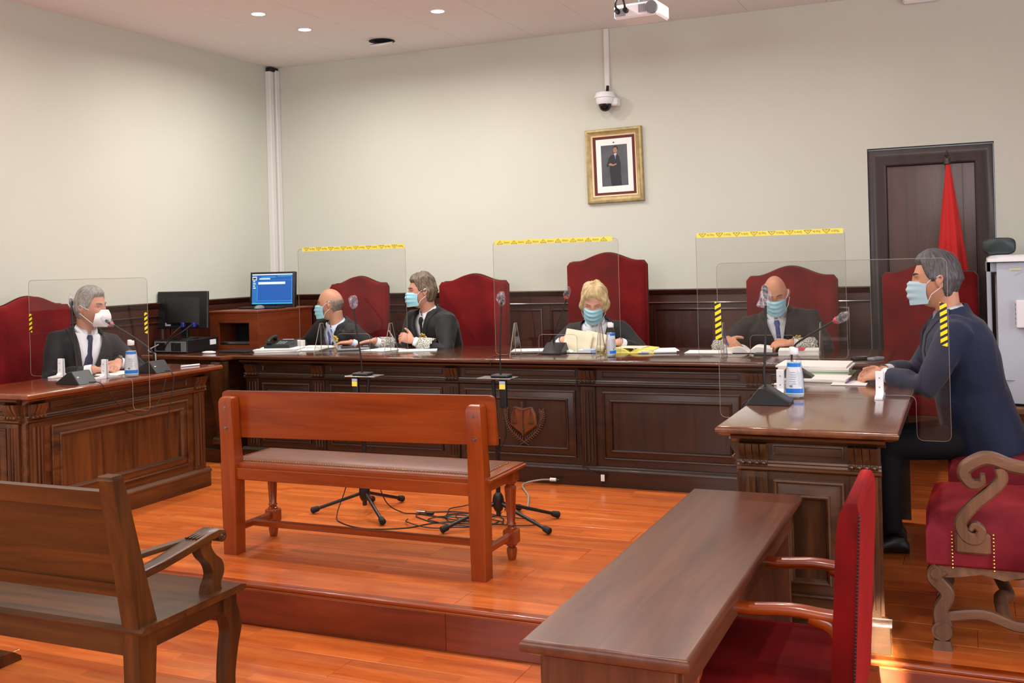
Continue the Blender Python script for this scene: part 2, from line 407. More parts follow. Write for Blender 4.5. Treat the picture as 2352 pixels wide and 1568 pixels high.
planks(PLAT, -.5, XR, 6.2, 7.98, 0, row0=3)
planks(FLOOR, XL+.02, XR, .9, YS-.02, ZF, row0=1)
# nosing and riser of the step
g = G(); g.tube([(XL, YS+.008, -.010), (XR, YS+.008, -.010)], .0125, 10); g.box(XL, XR, YS+.008, YS+.045, -.02, .0008, .001)
g2 = struct('step_nosing', g, M['orangex'], PLAT)
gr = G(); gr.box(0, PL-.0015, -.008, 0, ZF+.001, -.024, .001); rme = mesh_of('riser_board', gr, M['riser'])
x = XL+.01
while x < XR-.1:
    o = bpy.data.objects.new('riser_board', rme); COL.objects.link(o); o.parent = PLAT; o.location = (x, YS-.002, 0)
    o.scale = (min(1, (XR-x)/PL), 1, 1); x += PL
# walls
g = G(); g.box(XL-.2, -.65, YB, YB+.2, -.2, ZC+.1); g.box(.19, XR+.2, YB, YB+.2, -.2, ZC+.1); g.box(-.65, .19, YB, YB+.2, 2.167, ZC+.1)
struct('wall_back', g, M['wall'])
g = G(); g.box(XL-.2, XL, YF-.2, YB, -.2, ZC+.1); struct('wall_left', g, M['wall'])
def holes(name, axis, c0, c1, a0, a1, wins, z0=.85, z1=2.65):
    if axis == 'y': z0, z1 = 1.9, 3.0
    g = G(); cur = a0
    def bx(p, q, zz0, zz1):
        if axis == 'x': g.box(c0, c1, p, q, zz0, zz1)
        else: g.box(p, q, c0, c1, zz0, zz1)
    for p, q in wins:
        bx(cur, p, -.3, ZC+.1); bx(p, q, -.3, z0); bx(p, q, z1, ZC+.1); cur = q
    bx(cur, a1, -.3, ZC+.1)
    return struct(name, g, M['wall'])
holes('wall_right', 'x', XR+.02, XR+.22, YF-.2, YB, [(.4, 2.0), (3.8, 5.4)])
holes('wall_front', 'y', YF-.22, YF-.02, XL, XR, [(-4.9, -2.3), (-.7, 1.9)])  # high openings added for fill, clear of the acrylic sheets' reflections
for i, (ax, a, b) in enumerate([('x', .4, 2.0), ('x', 3.8, 5.4), ('y', -4.9, -2.3), ('y', -.7, 1.9)]):
    g = G(); s0, s1 = (.85, 2.65) if ax == 'x' else (1.9, 3.0)
    for (p, q, z0, z1) in ((a, a+.07, s0, s1), (b-.07, b, s0, s1), (a, b, s0, s0+.07), (a, b, s1-.07, s1), ((a+b)/2-.03, (a+b)/2+.03, s0, s1)):
        if ax == 'x': g.box(XR+.12, XR+.17, p, q, z0, z1, .004)
        else: g.box(p, q, YF-.17, YF-.12, z0, z1, .004)
    struct('window_%d' % (i+1), g, M['white'])  # the two front frames are added along with the fill lamps
# ceiling: slab and square panels
g = G(); g.box(XL-.2, XR+.2, YF-.2, YB+.2, ZC+.013, ZC+.12); CEIL = struct('ceiling', g, M['ceil'])
tw, tl = .5783, .550
gt = G(); gt.box(.0015, tw-.0015, .0015, tl-.0015, 0, .0125, .001); tme = mesh_of('ceiling_panel', gt, M['ceil'])
x = -5.53-tw; ci = 0
while x < XR-.02:
    y = 7.04-(ci % 2)*.0+tl; k = 0
    y = 7.04+tl
    while y > 2.0:
        xa, xb, yb = max(x, XL), min(x+tw, XR), min(y+tl, YB)
        if y < YB-.02 and xb-xa > .02:
            o = bpy.data.objects.new('ceiling_panel', tme); COL.objects.link(o); o.parent = CEIL
            o.location = (xa, y, ZC); o.scale = ((xb-xa)/tw, (yb-y)/tl, 1)
        y -= tl
    x += tw; ci += 1
# downlights
def downlight():
    t = thing('downlight', 'round recessed ceiling downlight', 'ceiling light', (0, 0, 0), 'recessed ceiling downlights')
    g = G(); g.lathe([(.048, -.001), (.062, -.001), (.064, -.004), (.060, -.007), (.048, -.006)], n=24, caps=False); ob('trim_ring', g, M['white'], t, local=True)
    g = G(); g.lathe([(.049, -.002), (.0485, -.0045)], n=24); ob('lens', g, M['lamp'], t, local=True)
    return t
dl0 = downlight(); DL = []
dlab = ['lit ceiling downlight above the left man, upper left one of the left pair', 'lit ceiling downlight nearest the corner, lower right one of the left pair',
        'lit ceiling downlight above the bald robed man, alone to the right of the pair']
OUT = ['beside the lamp above the bald robed man', 'above the blonde woman', 'above the bald man reading', 'above the left counsel desk', 'above the middle of the orange bench',
       'above the right counsel desk', 'above the old bench at left', 'above the aisle beside the narrow table', 'above the narrow mahogany table']
for i, (x, y) in enumerate(DOWN):
    t = dl0 if i == 0 else copytree(dl0)
    t.location = (x, y, ZC)
    if i < 3: t['label'] = dlab[i]
    else: t['label'] = 'ceiling downlight out of view, ' + OUT[i-3]
    l = bpy.data.lights.new('downlight_lamp', 'AREA'); l.shape = 'DISK'; l.size = .10; l.energy = 17; l.color = (1, .965, .92); l.spread = math.radians(165)
    o = bpy.data.objects.new('downlight_lamp', l); COL.objects.link(o); o.location = (x, y, ZC-.012)
# ceiling opening with its loose round cover
t = thing('ceiling_vent_cover', 'white round cover hanging slightly open with a dark gap on the ceiling', 'vent cover', (-4.387, 7.47, ZC))
g = G(); g.lathe([(.02, -.0005), (.105, -.0005), (.108, -.003), (.10, -.004), (.02, -.004)], n=28); ob('opening', g, M['darkvoid'], t, local=True)
g = G(); g.lathe([(.01, -.03), (.07, -.028), (.092, -.018), (.098, -.006), (.09, -.004), (.01, -.006)], n=28)
g.xf(Matrix.Translation((.01, -.035, -.02)) @ Matrix.Rotation(math.radians(16), 4, 'X')); ob('cover', g, M['white'], t, local=True)

# wainscot: back wall and left wall
def wainscot(name, Mx, u0, u1, suf, cols, h=1.17):
    t = sempty(name)
    def add(nm, g, mat, par=t):
        g.xf(Mx); return ob(nm, g, mat, par)
    g = G(); g.box(u0, u1, -.012, 0, 0, h-.02); add('backing', g, M['wains'+suf])
    g = G(); g.prism([(0, h), (-.045, h), (-.048, h-.008), (-.040, h-.014), (-.036, h-.03), (-.022, h-.045), (0, h-.05)], 'x', u0, u1); add('cap_rail', g, M['wains'+suf])
    g = G(); g.box(u0, u1, -.024, -.012, 1.055, h-.05, .002); add('top_board', g, M['wains'+suf])
    g = G(); g.prism([(-.012, 1.068), (-.030, 1.068), (-.033, 1.062), (-.028, 1.056), (-.012, 1.052)], 'x', u0, u1); add('bead', g, M['wains'+suf])
    g = G(); g.box(u0, u1, -.030, -.012, 0, .12, .004); add('skirting', g, M['wains'+suf])
    for a, b in cols:
        g = G(); g.frame(a, b, .2, 1.02, [(0, .012), (0, .026), (.01, .028), (.022, .014)], fill=False); o = add('panel_moulding', g, M['wainsz'])
        g = G(); g.frame(a+.02, b-.02, .22, 1.0, [(0, .012), (.002, .016)]); add('panel', g, M['wainsz'])
    for a, b in zip(cols[:-1], cols[1:]):
        g = G(); g.box(a[1]+.004, b[0]-.004, -.020, -.012, .12, 1.052, .002); add('stile', g, M['wainsz'])
    return t
cols = []; x = -5.78
while x < -.9: cols.append((x, x+.80)); x += .875
cols[-1] = (cols[-1][0], min(cols[-1][1], -.80))
wainscot('wainscot_back', Matrix.Translation((0, YB, 0)), XL+.05, -.655, 'x', cols)
wainscot('wainscot_back_right', Matrix.Translation((0, YB, 0)), .195, XR, 'x', [(.28, 1.1), (1.18, 2.0), (2.08, 2.9)])
wainscot('wainscot_left', Matrix.Translation((XL, 0, 0)) @ Matrix.Rotation(PI/2, 4, 'Z'), YS+.01, YB-.05, 'y', [(3.9+.875*i, 4.7+.875*i) for i in range(4)])

# door
t = sempty('door_1')
g = G()
g.frame(-.65, .19, -.1, 2.167, [(0, -.001), (.001, -.075)], fill=False); g.xf(Matrix.Translation((0, YB, 0)))
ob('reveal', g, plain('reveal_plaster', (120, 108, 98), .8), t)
g = G(); g.frame(-.645, .185, -.3, 2.155, [(0, -.09), (.0, -.035), (.03, -.03), (.055, -.04), (.105, -.046), (.118, -.055), (.122, -.09)], fill=False)
g.xf(Matrix.Translation((0, YB, 0))); ob('door_casing', g, M['casing'], t)
g = G(); g.box(-.525, .065, YB+.085, YB+.125, 0, 2.035, .003); lf = ob('door_leaf', g, M['doorz'], t)
g = G(); g.box(-.019, -.013, YB+.0815, YB+.085, 0, 2.03); ob('leaf_joint', g, M['casing'], lf)
g = G(); g.tube([(-.49, YB+.085, 1.0), (-.49, YB+.03, 1.0), (-.39, YB+.03, 1.0)], .009, 10); ob('door_handle', g, M['brass'], lf)

# cable ducts
t = thing('corner_cable_duct', 'white cable trunking rising in the room corner', 'cable duct', (-5.845, 7.90, 1.17))
g = G(); g.box(-5.87, -5.815, 7.868, 7.925, 1.17, 3.225, .004); ob('duct', g, M['duct'], t)
g = G(); g.box(-5.85, -5.80, 7.94, 7.998, 1.17, 3.24, .004); ob('duct', g, M['duct'], t)
g = G(); g.box(-5.862, -5.806, 7.872, 7.99, 3.226, 3.262, .006); ob('cable_bundle', g, M['blackm'], t)
g = G(); g.box(-2.635, -2.592, 7.972, 7.999, 2.775, 3.268, .004)
solo('camera_cable_duct', g, M['duct'], 'white straight cable trunking running from ceiling down to the dome camera', 'cable duct')
# dome camera
t = thing('security_camera', 'white dome security camera on the wall above the gilt portrait', 'security camera', (-2.59, 7.99, 2.66))
g = G(); g.tube([(-2.60, 7.93, 2.74), (-2.60, 7.95, 2.80)], .012, 10); ob('cable_gland', g, M['black'], t)
g = G(); g.lathe([(.02, .085), (.066, .082), (.074, .070), (.078, .052), (.082, .050), (.082, .040), (.074, .036), (.070, .004), (.060, -.012), (.02, -.014)], (-2.61, 7.90, 2.66), 28); ob('housing', g, M['white'], t)
g = G(); g.lathe([(.052, -.010), (.050, -.028), (.040, -.050), (.024, -.064), (.004, -.069)], (-2.61, 7.90, 2.66), 24); ob('dome', g, plain('dome_glass', (20, 18, 20), .05), t)
g = G(); g.box(-2.57, -2.51, 7.90, 7.995, 2.635, 2.70, .01); ob('wall_bracket', g, M['white'], t)
# projector under the ceiling
t = thing('ceiling_projector', 'white projector hanging from the ceiling with black cables behind', 'projector', (-1.86, 6.3, 2.93))
R = Matrix.Translation((-1.84, 6.35, 2.96)) @ Matrix.Rotation(math.radians(-4), 4, 'Z') @ Matrix.Rotation(math.radians(0), 4, 'X')
def pj(nm, g, mat): g.xf(R); return ob(nm, g, mat, t)
g = G(); g.box(-.145, .145, -.11, .11, -.045, .045, .012); pj('body', g, M['white'])
g = G(); g.tube([(.11, -.11, -.0), (.11, -.135, -.0)], .038, 20); pj('lens_ring', g, M['grey'])
g = G()
for k in range(9): g.box(-.135+.008*k, -.131+.008*k, -.1125, -.108, -.03, .02)
for k in range(7): g.box(.02+.007*k, .0235+.007*k, -.1125, -.108, -.02, .03)
pj('vent_slots', g, M['grey'])
g = G(); g.tube([(0, 0, .045), (0, 0, .30)], .022, 12); g.box(-.06, .06, -.06, .06, .04, .06, .004); pj('ceiling_mount', g, M['grey'])
for cx, dx in ((-.115, .05), (-.06, -.06)):
    g = G(); g.tube(bez([(cx, -.125, 0), (cx, -.15, .05), (cx+dx*.5, -.13, .12), (cx+dx, -.06, .29)], 12), .007, 8); g.tube([(cx, -.105, 0), (cx, -.135, 0.005)], .016, 10); pj('plug_cable', g, M['black'])
# light box high on the wall
t = thing('emergency_light', 'pale rectangular light box high on the wall above the door', 'light', (-.26, 7.97, 3.17))
g = G(); g.box(-.375, -.13, 7.93, 7.999, 3.18, 3.255, .012); ob('box', g, M['white'], t)
g = G(); g.box(-.365, -.14, 7.924, 7.93, 3.187, 3.248, .002); ob('diffuser', g, M['duct'], t)

# portrait
t = thing('framed_portrait', 'gilt framed portrait of a standing man in dark suit on the back wall', 'picture', (-2.575, 7.99, 1.87))
R = Matrix.Translation((-2.572, 7.992, 2.167)) @ Matrix.Rotation(math.radians(-1.0), 4, 'Y')
def pp(nm, g, mat, par=None): g.xf(R); return ob(nm, g, mat, par or t)
W2, H2 = .238, .298
g = G(); g.frame(-W2, W2, -H2, H2, [(0, 0), (0, .012), (.006, .026), (.02, .030), (.036, .018), (.05, .014), (.052, .008)], fill=False); fr = pp('frame', g, M['gold'])
g = G(); g.frame(-W2+.05, W2-.05, -H2+.05, H2-.05, [(0, .008), (.001, .018), (.012, .014), (.014, .006)], fill=False); pp('inner_slip', g, M['goldl'], fr)
g = G(); g.frame(-W2+.062, W2-.062, -H2+.062, H2-.062, [(0, .004), (.001, .0065)]); pp('mat_board', g, M['maroon'])
g = G(); g.frame(-.152, .152, -.215, .215, [(0, .006), (.001, .008)]); pp('print_margin', g, M['paper'])
g = G(); g.frame(-.110, .110, -.165, .165, [(0, .0075), (.001, .009)]); ph = pp('photograph', g, M['photo_bg'])
def flat(poly, h):
    g = G(); n = len(poly); g.add([(x, -h, z) for x, z in poly], [tuple(range(n))]); return g
suit = plain('portrait_suit', (32, 33, 38), .6); skin_p = plain('portrait_skin', (168, 118, 92), .6)
pp('figure_suit', flat([(-.030,-.164),(-.036,-.10),(-.042,-.03),(-.040,0),(-.062,-.012),(-.068,.005),(-.052,.035),(-.046,.06),(-.030,.078),(-.004,.088),(.012,.095),(.026,.088),(.040,.07),(.048,.03),(.052,0),(.05,-.06),(.056,-.164)], .0098), suit, ph)
pp('figure_head', flat([(.012+.018*math.cos(a), .125+.026*math.sin(a)) for a in [2*PI*k/16 for k in range(16)]], .0102), skin_p, ph)
pp('figure_hair', flat([(-.008,.130),(-.006,.148),(.008,.158),(.024,.155),(.033,.14),(.033,.118),(.026,.126),(.022,.142),(.004,.144)], .0106), plain('portrait_hair', (52, 38, 30), .7), ph)
pp('figure_shirt', flat([(-.002,.092),(.010,.060),(.022,.096)], .0102), M['paper'], ph)
pp('figure_tie', flat([(.004,.088),(.008,.05),(.014,.052),(.013,.09)], .0106), plain('portrait_tie', (110, 140, 170), .6), ph)
pp('figure_hands', flat([(-.05,.012),(-.03,.020),(-.012,.008),(.02,.016),(.016,.004),(-.01,-.004),(-.044,.002)], .0106), skin_p, ph)
pp('figure_crown_mark', flat([(-.006,.180),(.006,.180),(.008,.190),(.003,.186),(0,.193),(-.003,.186),(-.008,.190)], .0088), M['maroon'], ph)

# ================================================================== PANELLED DESKS
def topslab(x0, x1, y0, y1, z, th=.036):
    g = G(); rings = []
    for ins, zz in ((.022, z-th), (.016, z-th+.004), (.003, z-th+.010), (0, z-th+.016), (0, z-.010), (.004, z-.004), (.008, z-.001), (.013, z)):
        rings.append([(x0+ins, y0+ins, zz), (x1-ins, y0+ins, zz), (x1-ins, y1-ins, zz), (x0+ins, y1-ins, zz)])
    g.loft(rings); return g
PROF = [(0, 0), (0, .013), (.006, .016), (.012, .013), (.014, .003), (.048, .012), (.050, .019), (.056, .022), (.062, .019), (.066, .010), (.070, .004)]
def deskface(t, Mx, u0, u1, pils, panels, suf, wp='desk'):
    def add(nm, g, mat, par=t, xf=True):
        if xf: g.xf(Mx)
        return ob(nm, g, mat, par)
    W = M[wp+suf]
    g = G(); g.box(u0, u1, 0, .03, .02, .75); add('front_board', g, W)
    g = G(); g.prism([(0, .754), (-.05, .754), (-.046, .744), (-.030, .736), (-.022, .728), (0, .724)], 'x', u0-.02, u1+.02); add('cornice', g, W)
    g = G(); g.prism([(0, .664), (-.016, .662), (-.020, .655), (-.014, .650), (-.016, .642), (-.024, .638), (-.024, .630), (-.012, .622), (0, .618)], 'x', u0-.004, u1+.004); add('moulding', g, W)
    g = G(); g.box(u0-.022, u1+.022, -.030, 0, .0, .098, .003); g.prism([(0, .126), (-.014, .124), (-.020, .116), (-.030, .110), (-.034, .102), (-.034, .096), (0, .096)], 'x', u0-.026, u1+.026); add('plinth', g, W)
    for a, b in pils:
        g = G(); g.box(a, b, -.016, 0, .122, .622, .002)
        nf = 3; wv = (b-a-.024)/nf
        for k in range(nf):
            ua = a+.012+k*wv
            g.tube([(ua+wv/2, -.016, .15), (ua+wv/2, -.016, .60)], wv*.36, 8)
        g.box(a+.004, b-.004, -.020, -.014, .134, .142, .001)
        add('pilaster', g, M[wp+'z'])
        g = G(); poly = [(0, .726), (-.052, .726), (-.050, .712), (-.040, .690), (-.030, .676), (-.026, .664), (-.030, .655), (-.026, .646), (0, .644)]
        nf = 4; wv = (b-a+.008)/nf
        for k in range(nf):
            ua = a-.004+k*wv
            g.prism([(y*(1.0 if k in (1, 2) else .9), z) for y, z in poly], 'x', ua+.0015, ua+wv-.0015)
            g.ball((ua+wv/2, -.030, .655), (wv*.36, .010, .009), 8, 6)
        g.box(a-.004, b+.004, -.022, 0, .645, .726); add('corbel', g, M[wp+'z'])
    for a, b in panels:
        g = G(); g.frame(a+.068, b-.068, .168+.068, .592-.068, [(0, .001), (.001, .005)]); p = add('panel', g, M[wp+'z'] if (b-a) < 1.2 else W)
        g = G(); g.frame(a, b, .168, .592, PROF, fill=False); add('panel_moulding', g, W, p)
        g = G(); g.frame(a, b, .676, .720, [(0, .0), (0, .006), (.004, .007), (.009, .001)], fill=False); add('frieze_moulding', g, W, p)
def body(t, x0, x1, y0, y1, suf, nm='carcass'):
    g = G(); g.box(x0, x1, y0, y1, .02, .752); return ob(nm, g, M['desk'+suf], t)

# judges' bench: its far side is open for knees
t = thing('judges_bench', 'long dark carved wooden judges bench with a scales of justice shield', 'bench desk', (-2.68, 6.6, 0))
JB = t
ob('top', topslab(-4.93, -.43, 6.135, 7.10, .79), M['benchtop'], t)
deskface(t, Matrix.Translation((0, 6.18, 0)), -4.85, -.50, [(-4.83,-4.73),(-4.26,-4.165),(-3.20,-3.11),(-2.25,-2.155),(-1.21,-1.115),(-.62,-.525)],
         [(-4.70,-4.29),(-4.12,-3.235),(-3.07,-2.29),(-2.11,-1.25),(-1.07,-.66)], 'x', 'bench')
deskface(t, Matrix.Translation((-4.82, 0, 0)) @ Matrix.Rotation(-PI/2, 4, 'Z'), -6.97, -6.23, [], [(-6.9, -6.3)], 'y', 'bench')
deskface(t, Matrix.Translation((-.53, 0, 0)) @ Matrix.Rotation(PI/2, 4, 'Z'), 6.23, 6.97, [], [(6.3, 6.9)], 'y', 'bench')
# shield, scales and laurel branches
E0 = Matrix.Translation((-2.645, 6.175, .385)) @ Matrix.Scale(1.0, 4)
def em(nm, g, mat, par): g.xf(E0); return ob(nm, g, mat, par)
g = G(); sh = [(-.085,.055),(-.06,.098),(0,.088),(.06,.098),(.085,.055),(.095,-.02),(0,-.088),(-.095,-.02)]
g.loft([[(x, 0, z) for x, z in sh], [(x, -.014, z) for x, z in sh], [(x*.9, -.024, z*.88) for x, z in sh]])
g.add([(0, -.034, .05), (0, -.036, -.07)], []); EM = em('carved_emblem', g, M['emb'], t)
g = G(); g.tube(bez([(-.062,-.026,.094),(-.04,-.030,.092),(0,-.034,.080),(.04,-.030,.092),(.062,-.026,.094)], 16), .0045, 8)
g.tube([(0,-.032,.125), (0,-.034,-.085)], .004, 8); g.ball((0,-.034,.125), .006); g.box(-.012, .012, -.036, -.024, -.05, -.04, .002)
for sx in (-1, 1):
    for dx in (-.018, 0, .018): g.tube([(sx*.058, -.028, .09), (sx*.058+dx, -.030, 0)], .0014, 5)
    g.lathe([(.002, -.010), (.016, -.006), (.024, 0), (.022, .001)], (sx*.058, -.030, -.002), 14)
em('scales', g, M['carve'], EM)
for sx in (-1, 1):
    g = G(); pts = bez([(-sx*.03,-.006,-.15),(sx*.04,-.010,-.10),(sx*.10,-.010,-.045),(sx*.128,-.008,.02),(sx*.125,-.006,.075)], 20)
    g.tube(pts, .004, 7)
    for k in range(3, 21):
        p = pts[k]; tdir = (pts[min(k+1, 20)]-pts[k-1]).normalized()
        for sd in (-1, 1):
            n_ = V((-tdir.z, 0, tdir.x))*sd; e = p + n_*.020 + tdir*.012
            g.tube([p, (p+e)/2+n_*.002, e], [.002, .0055, .001], 6)
    for k in (8, 12, 15): g.ball((pts[k].x, -.016, pts[k].z), .006, 8, 6)
    em('laurel_branch', g, M['carve'], EM)

# left desk
t = thing('left_counsel_desk', 'dark panelled counsel desk in front of the grey haired man', 'desk', (-4.82, 4.75, 0))
ob('top', topslab(-5.14, -4.52, 3.965, 5.525, .79), M['deskorange_y'], t)
deskface(t, Matrix.Translation((-4.625, 0, 0)) @ Matrix.Rotation(PI/2, 4, 'Z'), 4.04, 5.45, [(4.055, 4.15), (5.345, 5.44)], [(4.20, 5.29)], 'y', 'ldesk')
deskface(t, Matrix.Translation((0, 4.04, 0)), -5.08, -4.655, [(-4.75, -4.665), (-5.07, -4.985)], [(-4.975, -4.76)], 'x', 'ldesk')
g = G(); g.box(-5.08, -4.655, 5.42, 5.45, .02, .75); ob('end_board', g, M['deskx'], t)
# right desk
t = thing('right_counsel_desk', 'panelled counsel desk with glossy top where the blue suited man rests', 'desk', (-.55, 4.8, 0))
ob('top', topslab(-.872, -.232, 3.825, 5.86, .79), M['desktop_y'], t)
deskface(t, Matrix.Translation((0, 3.895, 0)), -.80, -.30, [(-.79, -.695), (-.405, -.31)], [(-.675, -.425)], 'x')
deskface(t, Matrix.Translation((-.80, 0, 0)) @ Matrix.Rotation(-PI/2, 4, 'Z'), -5.80, -3.93, [(-4.04, -3.945), (-5.79, -5.695)], [(-4.85, -4.09), (-5.64, -4.92)], 'y')
g = G(); g.box(-.80, -.30, 5.77, 5.80, .02, .75); ob('end_board', g, M['deskx'], t)

# corner side desk
t = thing('corner_side_desk', 'dark wooden side desk in the corner carrying the computer', 'desk', (-5.4, 7.0, 0))
pl = [(-5.80, 6.14), (-5.03, 6.12), (-4.955, 6.30), (-4.955, 7.9), (-5.80, 7.9)]
def ins(poly, d_):
    cx = sum(p[0] for p in poly)/len(poly); cy = sum(p[1] for p in poly)/len(poly)
    return [(cx+(x-cx)*(1-d_), cy+(y-cy)*(1-d_)) for x, y in poly]
g = G(); g.loft([[(x, y, z) for x, y in ins(pl, i)] for i, z in ((.02, .748), (.004, .755), (0, .762), (0, .776), (.01, .782))]); ob('top', g, M['desktop_x'], t)
g = G(); g.box(-5.78, -5.12, 6.20, 6.23, .05, .75); g.box(-5.12, -5.09, 6.20, 7.85, .05, .75); ob('front_board', g, M['deskx'], t)
g = G(); g.box(-5.78, -5.10, 6.17, 6.20, .60, .66, .004); ob('moulding', g, M['deskx'], t)
g = G(); g.box(-5.80, -5.04, 6.13, 6.26, 0, .10, .005); ob('plinth', g, M['deskx'], t)
# curved scroll bracket at its free corner
g = G(); prof = [(.0, .74), (-.10, .74), (-.115, .70), (-.115, .60), (-.10, .48), (-.07, .36), (-.05, .25), (-.065, .17), (-.08, .13), (0, .13)]
g.prism([(6.20+a, b) for a, b in prof], 'x', -5.10, -5.02); g.tube([(-5.105, 6.13, .16), (-5.015, 6.13, .16)], .03, 14)
ob('scroll_bracket', g, M['deskz'], t)
# ================================================================== SEATS
def camel(w, z_edge, z_top, n=26, r=.03):
    # outline of a high back: square shoulders and a rounded hump; (x, z) from left to right
    pts = []
    for k in range(n+1):
        u = -1+2*k/n; a = abs(u)
        h = z_edge + (z_top-z_edge)*(.5+.5*math.cos(PI*min(1, a/.78)))**.9 if a < .78 else z_edge
        if a > 1-r/(w/2): q = (a-(1-r/(w/2)))/(r/(w/2)); h -= r*(1-math.sqrt(max(0, 1-q*q)))
        pts.append((u*w/2, h))
    return pts
def judge_chair(label, x, y, w=.60, ze=1.265, zt=1.325, rz=0, mat='red', group=None, arms=True):
    t = thing('high_back_chair', label, 'chair', (x, y, 0), group, rz)
    top = camel(w, ze, zt); n = len(top)
    outline = [(-w/2, .40)]+top+[(w/2, .40)]
    g = G(); rings = []
    cz = .85
    for yy, sc_ in ((.035, .0), (.035, .012), (.028, 0), (-.028, 0), (-.037, .006), (-.042, .016), (-.050, .05)):
        rings.append([(px*(1-sc_*1.6), yy, cz+(pz-cz)*(1-sc_)) for px, pz in outline])
    g.loft(rings[1:]); ob('backrest', g, M[mat], t, local=True, angle=50)
    g = G(); g.tube([(px*1.002, .034, pz+.001) for px, pz in outline], .0055, 6); ob('piping', g, M['wainsz'], t, local=True)
    g = G(); rings = []
    for zz, i in ((.36, .01), (.37, 0), (.43, 0), (.455, .02), (.468, .06), (.472, .12)):
        rings.append([(sx*(w/2-.02-i), sy_, zz) for sx, sy_ in ((-1, -.50+i), (1, -.50+i), (1, -.02), (-1, -.02))])
    g.loft(rings); ob('seat', g, M[mat], t, local=True, angle=50)
    g = G(); g.box(-w/2+.01, w/2-.01, -.50, .03, .30, .365, .006); ob('seat_rail', g, M['deskx'], t, local=True)
    for sx in (-1, 1):
        for yy in (-.47, .0):
            g = G(); g.prism([(sx*(w/2-.045), yy-.022), (sx*(w/2-.0), yy-.022), (sx*(w/2), yy+.022), (sx*(w/2-.045), yy+.022)], 'z', 0, .31); ob('leg', g, M['deskz'], t, local=True)
        if arms:
            g = G(); g.tube(bez([(sx*(w/2-.0), -.04, .66), (sx*(w/2+.01), -.22, .665), (sx*(w/2+.01), -.40, .65), (sx*(w/2+.01), -.47, .61)], 12), .024, 8, flat=.7)
            g.tube(bez([(sx*(w/2-.01), -.40, .64), (sx*(w/2), -.37, .55), (sx*(w/2-.01), -.42, .46), (sx*(w/2-.02), -.44, .34)], 10), .02, 8)
            ob('armrest', g, M['deskx'], t, local=True)
    return t
judge_chair('red velvet high back chair behind the bald man at the left end of the bench', -4.79, 7.66, .55, group='high back judges chairs')
judge_chair('empty red velvet high back chair between the curly haired man and the presiding woman', -3.70, 7.66, .60, group='high back judges chairs')
judge_chair('tallest red velvet high back chair, behind the blonde woman', -2.555, 7.66, .63, 1.40, 1.465, group='high back judges chairs')
judge_chair('red velvet high back chair behind the bald man reading a book', -1.165, 7.66, .63, 1.26, 1.33, group='high back judges chairs')
judge_chair('red velvet high back chair in front of the door, behind the blue suited man', -.24, 7.62, .60, 1.27, 1.33, group='high back judges chairs')
judge_chair('red velvet high back chair of the grey haired man at the left desk', -5.62, 4.97, .60, 1.215, 1.275, rz=PI/2, group='high back judges chairs')

